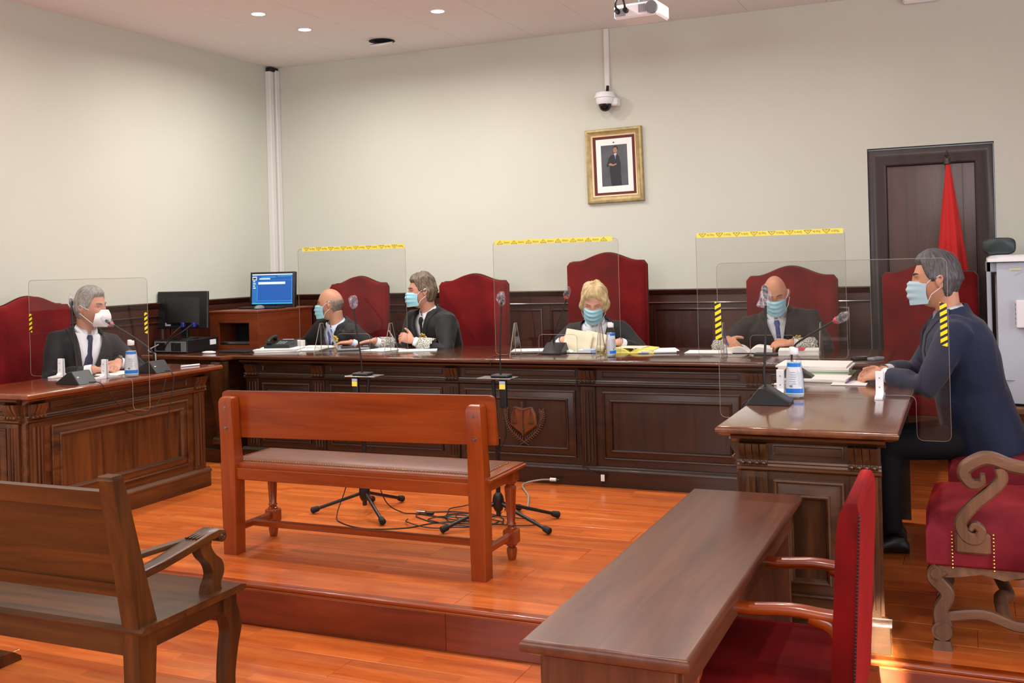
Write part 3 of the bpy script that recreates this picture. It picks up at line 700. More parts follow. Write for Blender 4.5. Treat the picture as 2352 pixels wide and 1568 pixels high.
# carved armchair
def ribbon(g, pts, half, x0, x1, ch=.006):
    # a band of wood following a curve in the y-z plane, rectangular with chamfered edges
    pts = [V((0, p[1], p[2])) for p in pts]; rr = []
    for i, p in enumerate(pts):
        t_ = (pts[min(i+1, len(pts)-1)]-pts[max(i-1, 0)]).normalized(); n_ = V((0, -t_.z, t_.y)); h = half[i] if hasattr(half, '__len__') else half
        c_ = min(ch, h*.5)
        rr.append([V((x, 0, 0))+p+n_*o_ for x, o_ in ((x0, -h+c_), (x0+c_, -h), (x1-c_, -h), (x1, -h+c_), (x1, h-c_), (x1-c_, h), (x0+c_, h), (x0, h-c_))])
    return g.loft(rr)
def armchair(label, x, y, rz, group, sides=(-1, 1)):
    # local: faces -y, right side is -x
    t = thing('carved_armchair', label, 'armchair', (x, y, 0), group, rz)
    W = .34
    g = G(); rings = []
    for zz, i in ((.30, .006), (.31, 0), (.42, 0), (.45, .012), (.468, .04), (.482, .10), (.49, .18)):
        rings.append([(-W+i, -.30+i, zz), (0, -.31+i, zz), (W-i, -.30+i, zz), (W-i, .0, zz), (W-i, .30-i*.3, zz), (0, .30-i*.3, zz), (-W+i, .30-i*.3, zz), (-W+i, 0, zz)])
    g.loft(rings); ob('seat', g, M['rose'], t, local=True, angle=60)
    g = G(); ol = camel(.62, 1.02, 1.10); rings = []
    ol = [(-.31, .44)]+ol+[(.31, .44)]
    for yy, sc_ in ((.36, .01), (.35, 0), (.30, 0), (.28, .03)): rings.append([(px*(1-sc_), yy+(pz-.45)*.16, pz-(sc_*.4)) for px, pz in ol])
    g.loft(rings); ob('backrest', g, M['rose'], t, local=True, angle=60)
    for sx in (-1, 1):
        g = G(); poly = [(-.27, .30), (-.27, .255), (-.20, .262), (-.12, .278), (-.05, .262), (.02, .282), (.10, .262), (.18, .278), (.27, .26), (.27, .30)]
        g.prism(poly, 'x', sx*(W-.012), sx*(W-.045)); ob('apron', g, M['armx'], t, local=True)
    for sx in (-1, 1):
        X = sx*(W+.004)
        legs_only = sx not in sides
        if not legs_only:
            # arm with front scroll
            g = G(); pts = bez([(X, .30, .70), (X, .15, .655), (X, 0, .665), (X, -.08, .69), (X, -.125, .682), (X, -.17, .645), (X, -.15, .60), (X, -.115, .605), (X, -.11, .635)], 48)
            ribbon(g, pts, [.019+.004*math.sin(k/48*PI) for k in range(33)]+[.020-.0008*k for k in range(16)], X-.027, X+.027, .009); arm = ob('armrest', g, M['army'], t, local=True)
            g = G(); g.tube([(X-.002, pts[k].y, pts[k].z+.018) for k in range(30)], .006, 6); ob('arm_bead', g, M['army'], arm, local=True)
            g = G(); pts = bez([(X, -.055, .66), (X, -.055, .61), (X, -.145, .52), (X, -.185, .46), (X, -.165, .415), (X, -.13, .41), (X, -.12, .44), (X, -.14, .455), (X, -.155, .44)], 48)
            ribbon(g, pts, [.019+.003*k/28 for k in range(29)]+[.021-.0007*k for k in range(20)], X-.022, X+.022, .006)
            g.box(X-.018, X+.018, -.205, -.09, .355, .43, .008); ob('arm_post', g, M['armz'], t, local=True)
            g = G()
            for yy in (-.215, -.082):
                for k in range(11): g.ball((X+sx*.004, yy, .30+.0125*k), .0042, 6, 4)
            ob('nail_trim', g, M['brass'], t, local=True)
        for fy in (-1, 1):
            yb = fy*.255
            g = G(); pts = bez([(X-sx*.03, yb, .29), (X-sx*.03, yb+fy*.022, .255), (X-sx*.03, yb-fy*.02, .20), (X-sx*.03, yb+fy*.004, .14), (X-sx*.03, yb-fy*.004, .085)], 36)
            ribbon(g, pts, [.031-.007*math.sin(k/36*PI) for k in range(37)], X-sx*.03-.026, X-sx*.03+.026, .006)
            g.tube([(X-sx*.058, yb, .07), (X-sx*.000, yb, .07)], .034, 24); g.tube([(X-sx*.001, yb, .07), (X+sx*.004, yb, .07)], .022, 20); g.tube([(X-sx*.058, yb+fy*.012, .272), (X+sx*.002, yb+fy*.012, .272)], .020, 20)
            g.prism([(yb-.034, .0), (yb+.034, .0), (yb+.026, .035), (yb-.026, .035)], 'x', X-sx*.058, X-sx*.002)
            g.ball((X-sx*.03, yb+fy*.022, .262), (.03, .02, .02), 10, 8); ob('leg', g, M['armz'], t, local=True)
        g = G(); g.tube(bez([(X-sx*.03, -.25, .115), (X-sx*.03, -.12, .135), (X-sx*.03, 0, .105), (X-sx*.03, .12, .135), (X-sx*.03, .25, .115)], 20), .001, 8); ribbon(g, bez([(0, -.25, .115), (0, -.12, .135), (0, 0, .105), (0, .12, .135), (0, .25, .115)], 24), .018, X-sx*.03-.017, X-sx*.03+.017); ob('side_stretcher', g, M['army'], t, local=True)
    g = G(); g.tube(bez([(-W+.03, -.05, .12), (-.15, -.06, .15), (0, -.03, .115), (.15, -.06, .15), (W-.03, -.05, .12)], 20), .024, 8); ob('cross_stretcher', g, M['armx'], t, local=True)
    return t
armchair('carved wooden armchair with worn rose velvet seat in the right foreground', .14, 4.315, -PI/2, None, (1,))
armchair('carved armchair the man in the blue suit sits on', .20, 5.42, -PI/2, None, ())

# bench with leather seat
t = thing('witness_bench', 'orange wooden bench with brown leather seat standing on the platform', 'bench', (-2.72, 4.4, 0))
g = G(); prof_ = [(-3.475, .59), (-1.955, .63)]
# back board: a long board, rounded upper corners, leaning slightly
bw = [(-3.455, .565), (-3.462, .60), (-3.455, .79)]
ol = [(-3.455, .575), (-3.460, .79), (-3.452, .803), (-3.440, .808), (-1.975, .822), (-1.960, .817), (-1.952, .805), (-1.945, .60)]
g.loft([[(x, 4.222+(z-.6)*-.03, z) for x, z in ol], [(x, 4.245+(z-.6)*-.03, z) for x, z in ol]]); ob('back_board', g, M['orangex'], t)
for x0, x1 in ((-3.435, -3.350), (-2.065, -1.985)):
    g = G()
    rr = []
    for z, y0, y1, i in ((0, 4.165, 4.235, .004), (.39, 4.162, 4.238, 0), (.46, 4.165, 4.232, 0), (.60, 4.160, 4.218, .002), (.76, 4.150, 4.212, .004), (.778, 4.158, 4.212, .008), (.785, 4.168, 4.206, .016)):
        rr.append([(x0+i, y0, z), (x1-i, y0, z), (x1-i, y1, z), (x0+i, y1, z)])
    g.loft(rr); p = ob('rear_post', g, M['orangez'], t)
    for zb in (.635, .735):
        g = G(); g.tube([((x0+x1)/2, 4.158, zb), ((x0+x1)/2, 4.150, zb)], [.0095, .007], 12); ob('bolt', g, M['steel'], p)
for x in (-3.405, -2.025):
    g = G(); c = (x, 4.535, 0)
    g.lathe([(.018, 0), (.021, .01), (.026, .04), (.024, .055), (.016, .062), (.026, .068), (.026, .075)], c, 14)
    g.box(x-.033, x+.033, 4.502, 4.568, .075, .145, .006)
    g.lathe([(.026, .145), (.026, .152), (.017, .16), (.024, .167), (.019, .176), (.026, .30), (.029, .345), (.020, .356), (.028, .364), (.028, .374)], c, 14)
    g.box(x-.034, x+.034, 4.502, 4.568, .374, .43, .004); ob('front_leg', g, M['orangez'], t)
g = G(); g.box(-3.43, -1.99, 4.175, 4.20, .375, .432, .003); ob('rear_apron', g, M['orangex'], t)
g = G(); g.box(-3.42, -2.0, 4.535, 4.558, .375, .432, .003); ob('front_apron', g, M['orangex'], t)
for x in (-3.405, -2.025):
    g = G(); g.box(x-.012, x+.012, 4.2, 4.54, .375, .432, .003); ob('side_apron', g, M['orangey'], t)
    g = G(); g.box(x-.014, x+.014, 4.21, 4.52, .098, .132, .006); ob('side_stretcher', g, M['orangey'], t)
g = G(); g.box(-3.40, -2.03, 4.345, 4.375, .10, .132, .006); ob('long_stretcher', g, M['orangex'], t)
g = G(); rr = []
for i, z in ((.012, .430), (0, .436), (0, .446), (.008, .450), (.010, .456), (.018, .458)):
    rr.append([(-3.462+i, 4.19+i*.2, z), (-1.965-i, 4.19+i*.2, z), (-1.965-i, 4.60-i, z), (-3.462+i, 4.60-i, z)])
g.loft(rr); sf = ob('seat_frame', g, M['orangex'], t)
g = G(); rr = []; x0, x1, y0, y1 = -3.40, -2.03, 4.235, 4.535
for i, z in ((0, .456), (.004, .462), (.02, .470), (.05, .476), (.10, .479), (.14, .480)):
    rr.append([(x0+i, y0+i, z), ((x0+x1)/2, y0+i, z), (x1-i, y0+i, z), (x1-i, y1-i, z), ((x0+x1)/2, y1-i, z), (x0+i, y1-i, z)])
g.loft(rr); lp = ob('leather_pad', g, M['leather'], t, angle=60)
g = G()
for k in range(96): g.ball((x0+.008+(x1-x0-.016)*k/95, y0+.001, .4605), .0032, 5, 4)
for k in range(20):
    for xx in (x0+.001, x1-.001): g.ball((xx, y0+(y1-y0)*k/19, .4605), .0032, 5, 4)
ob('tack_row', g, M['brass'], lp)

# old dark bench in the left foreground (lower floor)
t = thing('old_public_bench', 'old dark wooden bench with scrolled armrest in the left foreground', 'bench', (-3.1, 2.82, ZF))
xa, xb = -3.70, -2.50
def ypost(z): return 2.61-(z-.27)*.22 if z > .27 else 2.61-(.27-z)*.03
for x in (xa, xb):
    g = G(); rr = []
    for z, h, wd in ((ZF, .030, .028), (.0, .034, .031), (.20, .040, .034), (.27, .042, .035), (.45, .034, .034), (.70, .026, .032), (.755, .024, .031), (.764, .026, .032), (.775, .018, .030)):
        yc = ypost(z); rr.append([(x-wd, yc-h, z), (x+wd, yc-h, z), (x+wd, yc+h, z), (x-wd, yc+h, z)])
    g.loft(rr)
    for k in range(4): g.tube([(x-.03, ypost(.775)-.018+.012*k, .774), (x+.03, ypost(.775)-.018+.012*k, .774)], .005, 6)
    ob('rear_post', g, M['oldz'], t)
def slab(z0, z1, th, off=0, xx0=xa+.03, xx1=xb-.03):
    g = G(); g.prism([(ypost(z0)-th+off, z0), (ypost(z0)+th+off, z0), (ypost(z1)+th+off, z1), (ypost(z1)-th+off, z1)], 'x', xx0, xx1); return g
ob('top_rail', slab(.665, .725, .017), M['oldx'], t)
ob('back_panel', slab(.405, .668, .008), M['oldx'], t)
ob('lower_rail', slab(.365, .41, .016), M['oldx'], t)
g = G(); g.prism([(2.565, .252), (2.56, .262), (2.575, .276), (3.06, .276), (3.085, .268), (3.085, .256), (3.07, .25)], 'x', xa-.05, xb+.055); ob('seat', g, M['oldx'], t)
g = G(); g.box(xa, xb, 2.575, 2.60, .175, .252, .003); ob('rear_apron', g, M['oldx'], t)
g = G(); g.box(xa, xb, 3.02, 3.045, .18, .252, .003); ob('front_apron', g, M['oldx'], t)
for x in (xa, xb):
    g = G(); g.box(x-.013, x+.013, 2.62, 3.03, .18, .252, .003); ob('side_apron', g, M['oldy'], t)
    g = G(); rr = []
    for p_ in bez([(3.035, ZF, .026), (3.03, ZF+.05, .022), (3.026, -.05, .022), (3.042, .05, .027), (3.057, .11, .032), (3.045, .165, .036), (3.03, .20, .036), (3.03, .255, .034)], 30):
        yc, z, hh = p_; rr.append([(x-.026, yc-hh, z), (x+.026, yc-hh, z), (x+.026, yc+hh, z), (x-.026, yc+hh, z)])
    g.loft(rr)
    if x == xa: g.prism([(2.97, ZF), (3.13, ZF), (3.125, ZF+.02), (3.09, ZF+.045), (3.0, ZF+.05)], 'x', x-.05, x+.06)
    ob('front_leg', g, M['oldz'], t, angle=60)
    # arm support and arm
    g = G(); rr = []
    for p_ in bez([(2.955, .276, .036), (2.957, .30, .030), (2.976, .335, .030), (2.966, .375, .032), (2.93, .41, .030), (2.912, .445, .028), (2.92, .468, .032)], 24):
        yc, z, hh = p_; rr.append([(x-.022, yc-hh, z), (x+.022, yc-hh, z), (x+.022, yc+hh, z), (x-.022, yc+hh, z)])
    g.loft(rr); ob('arm_support', g, M['oldz'], t, angle=60)
    g = G(); rr = []
    for y_, z, wd in ((2.585, .430, .022), (2.62, .435, .025), (2.70, .443, .029), (2.78, .455, .032), (2.86, .468, .035), (2.92, .479, .037), (2.965, .484, .038), (2.995, .476, .038)):
        rr.append([(x-wd, y_, z-.014), (x+wd, y_, z-.014), (x+wd, y_, z+.010), (x+wd-.006, y_, z+.014), (x-wd+.006, y_, z+.014), (x-wd, y_, z+.010)])
    g.loft(rr); g.tube([(x-.037, 2.985, .468), (x+.037, 2.985, .468)], .0215, 16)
    for k in range(4): g.tube([(x-.022+.0145*k, 2.86, .486), (x-.022+.0145*k, 2.98, .494)], .0035, 6)
    # inner branch of the arm running back to the post
    sx = -1 if x == xb else 1
    rr = []
    for y_, dx, z, wd in ((2.90, .02, .474, .014), (2.82, .05, .470, .018), (2.72, .085, .463, .018), (2.60, .11, .452, .016), (2.57, .115, .448, .014)):
        rr.append([(x+sx*dx-wd, y_, z-.008), (x+sx*dx+wd, y_, z-.008), (x+sx*dx+wd, y_, z+.008), (x+sx*dx-wd, y_, z+.008)])
    g.loft(rr); ar = ob('armrest', g, M['oldy'], t, angle=40)
    g = G(); sp = [(x+.0385, 2.985+.0145*(1-k/26)*math.cos(k*.5), .468+.0145*(1-k/26)*math.sin(k*.5)) for k in range(24)]
    g.tube(sp, .0022, 5); ob('scroll_carving', g, M['steel'] if False else M['oldz'], ar)

# front table and its chair (lower floor)
t = thing('public_prosecutor_table', 'narrow mahogany table in the foreground reaching the platform step', 'table', (-.75, 2.95, ZF))
t.name = 'narrow_table'
ob('top', topslab(-.945, -.555, 2.14, 3.765, .57, .038), M['mahogy'], t)
g = G(); g.box(-.905, -.595, 2.175, 2.20, ZF, .532, .002); ob('end_panel', g, M['mahogz'], t)
g = G(); g.box(-.905, -.595, 3.71, 3.735, ZF, .532, .002); ob('end_panel', g, M['mahogz'], t)
g = G(); g.box(-.915, -.89, 2.19, 3.72, -.06, .532, .002); ob('front_panel', g, M['mahogy'], t)
g = G(); g.box(-.60, -.585, 2.2, 3.71, .46, .532, .002); ob('rear_apron', g, M['mahogy'], t)
t = thing('red_armchair', 'bright red velvet armchair pushed under the narrow mahogany table', 'armchair', (-.45, 3.0, ZF), rz=0)
ya, yb = 2.76, 3.26
g = G(); rr = []   # padded back, leaning a little; outline in the x-z plane swept in y
def bx_(z): return -.318+(z-.3)*.055
for z, i in ((.17, .008), (.18, 0), (.66, 0), (.72, .003), (.752, .010), (.772, .022), (.778, .034)):
    rr.append([(bx_(z)-.030+i*.7, ya+i, z), (bx_(z)+.030-i*.5, ya+i, z), (bx_(z)+.030-i*.5, yb-i, z), (bx_(z)-.030+i*.7, yb-i, z)])
g.loft(rr); bk = ob('backrest', g, M['red2'], t, angle=50)
g = G()
for k in range(62):
    z = .18+.57*k/61; g.ball((bx_(z)+.026, ya-.001, z), .0036, 5, 4)
ob('nail_row', g, M['blackm'], bk)
g = G(); rr = []
for z, i in ((.21, .012), (.222, 0), (.27, 0), (.295, .015), (.31, .04), (.318, .09)):
    rr.append([(-.76+i, ya+.02+i, z), (-.30, ya+.02+i, z), (-.30, yb-.02-i, z), (-.76+i, yb-.02-i, z)])
g.loft(rr); ob('seat', g, M['red2'], t, angle=50)
g = G(); g.box(-.75, -.30, ya+.02, yb-.02, .15, .212, .004); ob('seat_rail', g, M['orangex'], t)
for yy in (ya+.03, yb-.03):
    g = G(); g.tube(bez([(-.315, yy, .475), (-.33, yy, .478), (-.37, yy, .480), (-.45, yy, .486), (-.56, yy, .478), (-.66, yy, .485), (-.70, yy, .47)], 20),
                    [.026]*4+[.023]*17, 10, flat=.75)
    g.tube(bez([(-.318, yy, .36), (-.322, yy, .41), (-.345, yy, .455), (-.40, yy, .474)], 8), [.012, .015, .018, .02, .021, .022, .022, .022, .02], 8)
    g.tube(bez([(-.665, yy, .47), (-.66, yy, .40), (-.70, yy, .32), (-.715, yy, .22)], 10), .019, 8); ob('armrest', g, M['orangex'], t)
    g = G(); g.prism([(-.745, ZF), (-.715, ZF), (-.70, .16), (-.75, .16)], 'y', yy-.02, yy+.02); ob('front_leg', g, M['orangez'], t)
    g = G(); g.loft([[(x_-.02, yy-.024, z), (x_+.022, yy-.024, z), (x_+.022, yy+.024, z), (x_-.02, yy+.024, z)] for x_, z in ((-.225, ZF), (-.262, -.05), (-.285, .06), (-.292, .19))]); ob('rear_leg', g, M['orangez'], t)
# ================================================================== MICROPHONES
def crumple(pts, rad, seed, n=9):
    rnd = random.Random(seed); g = G(); rings = []
    pts = [V(p) for p in pts]
    t = (pts[-1]-pts[0]).normalized(); u = t.orthogonal().normalized(); w_ = t.cross(u)
    for p, r_ in zip(pts, rad):
        rings.append([p+(u*math.cos(2*PI*k/n)+w_*math.sin(2*PI*k/n))*r_*rnd.uniform(.6, 1.25) for k in range(n)])
    g.loft(rings); return g
def mic_head(t, tip, dirv, seed, band=False, L=.075, R=.022, cone=False):
    tip = V(tip); dv = V(dirv).normalized()
    g = G(); g.tube([tip-dv*.02, tip, tip+dv*.012, tip+dv*.035, tip+dv*.045], [.006, .008, .011, .011, .006], 10); h = ob('capsule', g, M['black'], t)
    if band:
        g = G(); g.tube([tip-dv*.006, tip+dv*.008], .0135, 10); ob('red_band', g, M['red_foam'], t)
    if cone:
        ob('plastic_wrap', crumple([tip-dv*.045+V((-.008, 0, 0)), tip-dv*.02+V((-.004, 0, 0)), tip+dv*.01, tip+dv*.04, tip+dv*.055], [R*1.25, R*1.05, R*.85, R*.5, R*.15], seed), M['wrap'], t, angle=10); return
    ob('plastic_wrap', crumple([tip-dv*.018, tip, tip+dv*.02, tip+dv*.045, tip+dv*L], [R*.35, R*.8, R, R*1.05, R*.55], seed), M['wrap'], t, angle=10)
def desk_mic(label, x, y, z, rz, stem, seed, band=False, dot=True, cord=None, R=.022):
    t = thing('desk_microphone', label, 'microphone', (x, y, z))
    Q = Matrix.Translation((x, y, z)) @ Matrix.Rotation(rz, 4, 'Z')
    g = G(); rr = []
    for yy, i in ((-.068, .004), (-.064, 0), (.064, 0), (.068, .004)):
        rr.append([(-.085+i, yy, .001), (.095-i, yy, .001), (.095-i, yy, .010), (-.005, yy, .072-i), (-.028, yy, .072-i)])
    g.loft(rr); g.xf(Q); ob('base', g, M['black'], t)
    if dot:
        g = G(); g.tube([(-.052, .045, .034), (-.056, .045, .037)], .008, 12); g.xf(Q); ob('sticker', g, M['white'], t)
    pts = bez([(x, y, z+.05)]+stem, 18)
    g = G(); g.tube(pts, [.010, .008]+[.0052]*(len(pts)-2), 8); ob('gooseneck', g, M['blackm'], t)
    mic_head(t, pts[-1], pts[-1]-pts[-3], seed, band, R=R, cone=(R > .025))
    if cord:
        g = G(); g.tube(bez(cord, 30), .0028, 6); ob('cord', g, M['blackm'], t)
    return t
TZ = .791
desk_mic('black desk microphone with upright gooseneck in plastic wrap, front left of the right desk', -.785, 4.46, TZ, 0,
         [(-.80, 4.46, .90), (-.795, 4.50, 1.10), (-.80, 4.54, 1.24)], 3, dot=False, cord=[(-.86, 4.46, .80), (-.885, 4.45, .79), (-.893, 4.44, .74), (-.892, 4.44, .4), (-.892, 4.44, .05)], R=.026)
desk_mic('black desk microphone with gooseneck bent towards the man in blue, red band', -.80, 5.32, TZ, 0,
         [(-.815, 5.31, .90), (-.79, 5.29, .97), (-.68, 5.24, 1.04), (-.585, 5.20, 1.095)], 4, True, dot=False, cord=[(-.86, 5.30, .80), (-.87, 5.1, .795), (-.86, 4.8, .795), (-.84, 4.6, .795)])
desk_mic('black desk microphone at the near corner of the left desk, thin upright stem', -4.67, 4.44, TZ, PI,
         [(-4.69, 4.46, .90), (-4.72, 4.47, 1.08), (-4.74, 4.48, 1.23)], 5, cord=[(-4.58, 4.44, .80), (-4.52, 4.46, .796), (-4.503, 4.50, .74), (-4.50, 4.62, .62), (-4.50, 4.76, .57), (-4.50, 4.86, .60), (-4.505, 4.93, .66), (-4.51, 4.98, .76)], R=.014)
desk_mic('black desk microphone on the left desk bent towards the mouth of the grey haired man', -4.66, 5.04, TZ, PI,
         [(-4.64, 5.02, .90), (-4.66, 5.00, .945), (-4.76, 4.95, 1.03), (-4.855, 4.90, 1.10)], 6, True, cord=[(-4.57, 5.04, .80), (-4.53, 5.05, .795), (-4.505, 5.04, .74), (-4.502, 5.0, .60), (-4.502, 4.97, .45)])
desk_mic('black desk microphone on the judges bench in front of the blonde woman, red band', -2.56, 6.55, TZ, -PI/2,
         [(-2.575, 6.55, .88), (-2.53, 6.53, 1.0), (-2.475, 6.51, 1.11), (-2.455, 6.50, 1.17)], 7, True, cord=[(-2.64, 6.5, .797), (-2.74, 6.42, .796), (-2.82, 6.28, .80), (-2.85, 6.14, .796), (-2.852, 6.125, .76), (-2.84, 6.14, .73)])

def mic_stand(label, x, y, feet, plate, neck, boxx, seed, cords):
    t = thing('microphone_stand', label, 'microphone stand', (x, y, 0))
    px, py, pz = plate
    g = G(); g.tube([(x, y, .05), (x+(px-x)*.3, y, .42)], .0125, 12); g.tube([(x+(px-x)*.3, y, .42), (boxx[1], py, pz)], .010, 12)
    g.tube([(x+(px-x)*.3, y, .42), (x+(px-x)*.36, y, .47)], .017, 12); ob('pole', g, M['black'], t)
    g = G(); g.ball((x, y, .125), (.032, .032, .058), 16, 12); ob('hub', g, M['black'], t)
    for fx, fy in feet:
        g = G(); g.tube([(x, y, .125), (fx, fy, .022)], .0095, 10); lg = ob('leg', g, M['black'], t)
        dv = (V((fx, fy, .022))-V((x, y, .125))).normalized()
        g = G(); g.tube([V((fx, fy, .022))-dv*.035, V((fx, fy, .022))-dv*.028, V((fx, fy, .022))+dv*.006, V((fx, fy, .022))+dv*.012], [.012, .016, .019, .014], 12); ob('rubber_foot', g, M['rubber'], lg)
    g = G(); g.box(px-.10, px+.10, py-.055, py+.055, pz-.004, pz+.003, .002); ob('plate', g, M['steel'], t)
    g = G(); g.box(neck[0][0]-.045, neck[0][0]+.055, py-.04, py+.04, pz+.003, pz+.019, .005); ob('mic_base', g, M['black'], t)
    pts = bez(neck, 16); g = G(); g.tube(pts, [.008]+[.0046]*(len(pts)-1), 8); ob('gooseneck', g, M['blackm'], t)
    mic_head(t, pts[-1], pts[-1]-pts[-3], seed, False, .06, .026)
    g = G(); g.box(boxx[0]-.018, boxx[0]+.018, py-.05, py-.022, pz-.155, pz-.006, .004); bxo = ob('transmitter_box', g, M['black'], t)
    g = G(); g.box(boxx[0]-.017, boxx[0]+.017, py-.0525, py-.050, pz-.055, pz-.028, .0008); ob('yellow_sticker', g, M['tape'], bxo)
    g = G(); g.box(boxx[0]-.017, boxx[0]+.017, py-.0525, py-.050, pz-.027, pz-.012, .0008); ob('pale_sticker', g, plain('pale_sticker', (170, 190, 215), .5), bxo)
    for c_ in cords:
        g = G(); g.tube(bez(c_, 50), .0032, 6); ob('cord', g, M['blackm'], t)
    return t
mic_stand('left tall microphone stand behind the orange bench, on a tripod', -3.19, 5.1, [(-3.48, 5.01), (-2.955, 4.90), (-3.13, 5.42), (-3.30, 5.36)], (-3.17, 5.1, .79),
          [(-3.185, 5.1, .80), (-3.19, 5.1, .90), (-3.215, 5.1, 1.06), (-3.228, 5.1, 1.19)], (-3.205, -3.14), 11,
          [[(-3.20, 5.05, .64), (-3.26, 5.05, .45), (-3.27, 5.05, .2), (-3.30, 4.98, .02), (-3.20, 4.87, .004), (-3.0, 4.80, .004), (-2.80, 4.88, .004), (-2.72, 5.0, .004), (-2.62, 5.08, .004), (-2.45, 5.14, .004)],
           [(-3.14, 5.07, .5), (-3.10, 5.08, .25), (-3.05, 5.10, .08), (-2.98, 5.16, .01), (-2.90, 5.18, .004), (-2.80, 5.16, .004), (-2.68, 5.14, .004)]])
mic_stand('right tall microphone stand beside the orange bench, on a tripod', -2.35, 5.1, [(-2.56, 4.85), (-2.02, 4.995), (-2.37, 5.42), (-2.10, 5.33)], (-2.335, 5.1, .795),
          [(-2.315, 5.1, .80), (-2.315, 5.1, .95), (-2.305, 5.1, 1.10), (-2.30, 5.1, 1.20)], (-2.285, -2.36), 12,
          [[(-2.29, 5.05, .64), (-2.27, 5.05, .5), (-2.33, 5.06, .38), (-2.39, 5.07, .2), (-2.40, 5.10, .06), (-2.46, 5.2, .005), (-2.6, 5.28, .004), (-2.72, 5.2, .004), (-2.6, 5.05, .004), (-2.45, 5.1, .004)]])
# loose cable tangle on the platform
t = thing('floor_cable_tangle', 'tangle of thin black cables lying on the platform beside the right microphone stand', 'cable', (-2.6, 5.15, 0))
rnd = random.Random(5)
for k, (cx, cy, rx, ry, ph_, n_) in enumerate([(-2.62, 5.16, .26, .13, 0, 1.0), (-2.55, 5.10, .22, .10, 1.0, 1.0), (-2.40, 5.16, .24, .09, 2.0, 1.0), (-2.58, 5.30, .16, .22, .4, .95), (-2.66, 5.02, .20, .12, 3.1, .8)]):
    pts = []
    for i in range(14):
        a = ph_+2*PI*n_*i/13; pts.append((cx+rx*math.cos(a)*rnd.uniform(.93, 1.07), cy+ry*math.sin(a)*rnd.uniform(.93, 1.07), .0045+.002*k+.006*(i % 4 == 2)))
    g = G(); g.tube(bez(pts, 60), .0032, 6); ob('cable_loop', g, M['blackm'], t)
g = G(); g.box(-2.90, -2.84, 5.175, 5.195, .004, .022, .003); ob('plug', g, M['steel'], t)
g = G(); g.box(-2.835, -2.79, 5.17, 5.19, .004, .020, .003); ob('plug', g, M['black'], t)
t = thing('wall_socket_cable', 'grey cable with white plug lying along the foot of the judges bench', 'cable', (-2.5, 6.05, 0))
g = G(); g.tube(bez([(-2.33, 5.45, .006), (-2.45, 5.75, .008), (-2.60, 6.02, .012), (-2.52, 6.10, .03), (-2.44, 6.11, .035)], 30), .0055, 8); ob('cord', g, M['cableg'], t)
g = G(); g.tube([(-2.45, 6.11, .036), (-2.41, 6.112, .036)], .011, 12); ob('plug', g, M['white'], t)
g = G(); g.tube([(-2.405, 6.112, .034), (-2.385, 6.112, .034)], .009, 10); ob('plug', g, M['black'], t)
t = thing('pilaster_cable', 'black cable running down beside the bench pilaster ending in a white tag', 'cable', (-2.2, 6.12, 0))
g = G(); g.tube(bez([(-2.268, 6.150, .735), (-2.272, 6.150, .60), (-2.268, 6.155, .45), (-2.27, 6.15, .28), (-2.255, 6.13, .16), (-2.18, 6.125, .10), (-2.11, 6.12, .06), (-2.105, 6.12, .02)], 40), .0042, 7); ob('cord', g, M['blackm'], t)
g = G(); g.box(-2.112, -2.088, 6.108, 6.114, .045, .085, .001); ob('tag', g, M['white'], t)

# ================================================================== ACRYLIC SCREENS
def rounded(poly, r_=.03, n=5):
    out = []; m = len(poly)
    for i in range(m):
        p = V(poly[i]+(0,)) if len(poly[i]) == 2 else V(poly[i]); a = V((*poly[i-1], 0)); b = V((*poly[(i+1) % m], 0))
        da = (a-p); db = (b-p); rr_ = min(r_, da.length*.45, db.length*.45); da.normalize(); db.normalize()
        for k in range(n+1):
            s_ = k/n; q = (p+da*rr_)*(1-s_)**2 + p*2*s_*(1-s_) + (p+db*rr_)*s_**2; out.append((q.x, q.y))
    return out
def sheet(t, poly, y, th=.005, edges=.0012):
    o_ = rounded(poly); g = G(); n = len(o_)
    g.v = [(x, y-th/2, z) for x, z in o_]+[(x, y+th/2, z) for x, z in o_]
    g.f = [tuple(range(n))[::-1], tuple(range(n, 2*n))]+[(i, (i+1) % n, (i+1) % n+n, i+n) for i in range(n)]
    s_ = ob('sheet', g, M['acr'], t)
    g = G(); pts = [(x, y, z) for x, z in o_]; pts.append(pts[0]); pts.append(pts[1]); g.tube(pts, edges, 5, caps=False); ob('sheet_edge', g, M['acre'], t)
    return s_
def printed_tape(t, x0, x1, z, y, words, flip, unit):
    g = G(); g.box(x0, x1, y-.0036, y-.0028, z-.0145, z+.0145); tp = ob('tape_strip', g, M['tape'], t)
    x = x0+.015; i = 0; g = G()
    while x < x1-.03:
        tri = G(); cx = x+.022; s = -1 if flip else 1
        # warning triangle outline with exclamation mark
        A = [(cx-.022, z-s*.0105), (cx+.022, z-s*.0105), (cx, z+s*.0115)]
        for a, b in ((0, 1), (1, 2), (2, 0)): tri.tube([(A[a][0], y-.0038, A[a][1]), (A[b][0], y-.0038, A[b][1])], .0013, 4)
        tri.box(cx-.0012, cx+.0012, y-.0042, y-.0036, z-s*.002-.004, z-s*.002+.006); tri.box(cx-.0012, cx+.0012, y-.0042, y-.0036, z-s*.0078-.001, z-s*.0078+.001)
        ob('warning_triangle', tri, M['ink'], tp); w_ = words[i % len(words)]; tg = textgeo(w_, .026)
        wd = max(p[0] for p in tg.v)-min(p[0] for p in tg.v); room = unit-.062
        if x+.05+room < x1:
            tg.xf(Matrix.Translation((x+.050+room/2, y-.0041, z)) @ Matrix.Rotation(PI if flip else 0, 4, 'Y') @ Matrix.Rotation(PI/2, 4, 'X') @ Matrix.Diagonal((room/wd, .86, 1, 1)))
            ob('tape_word', tg, M['ink'], tp, angle=180)
        x += unit; i += 1
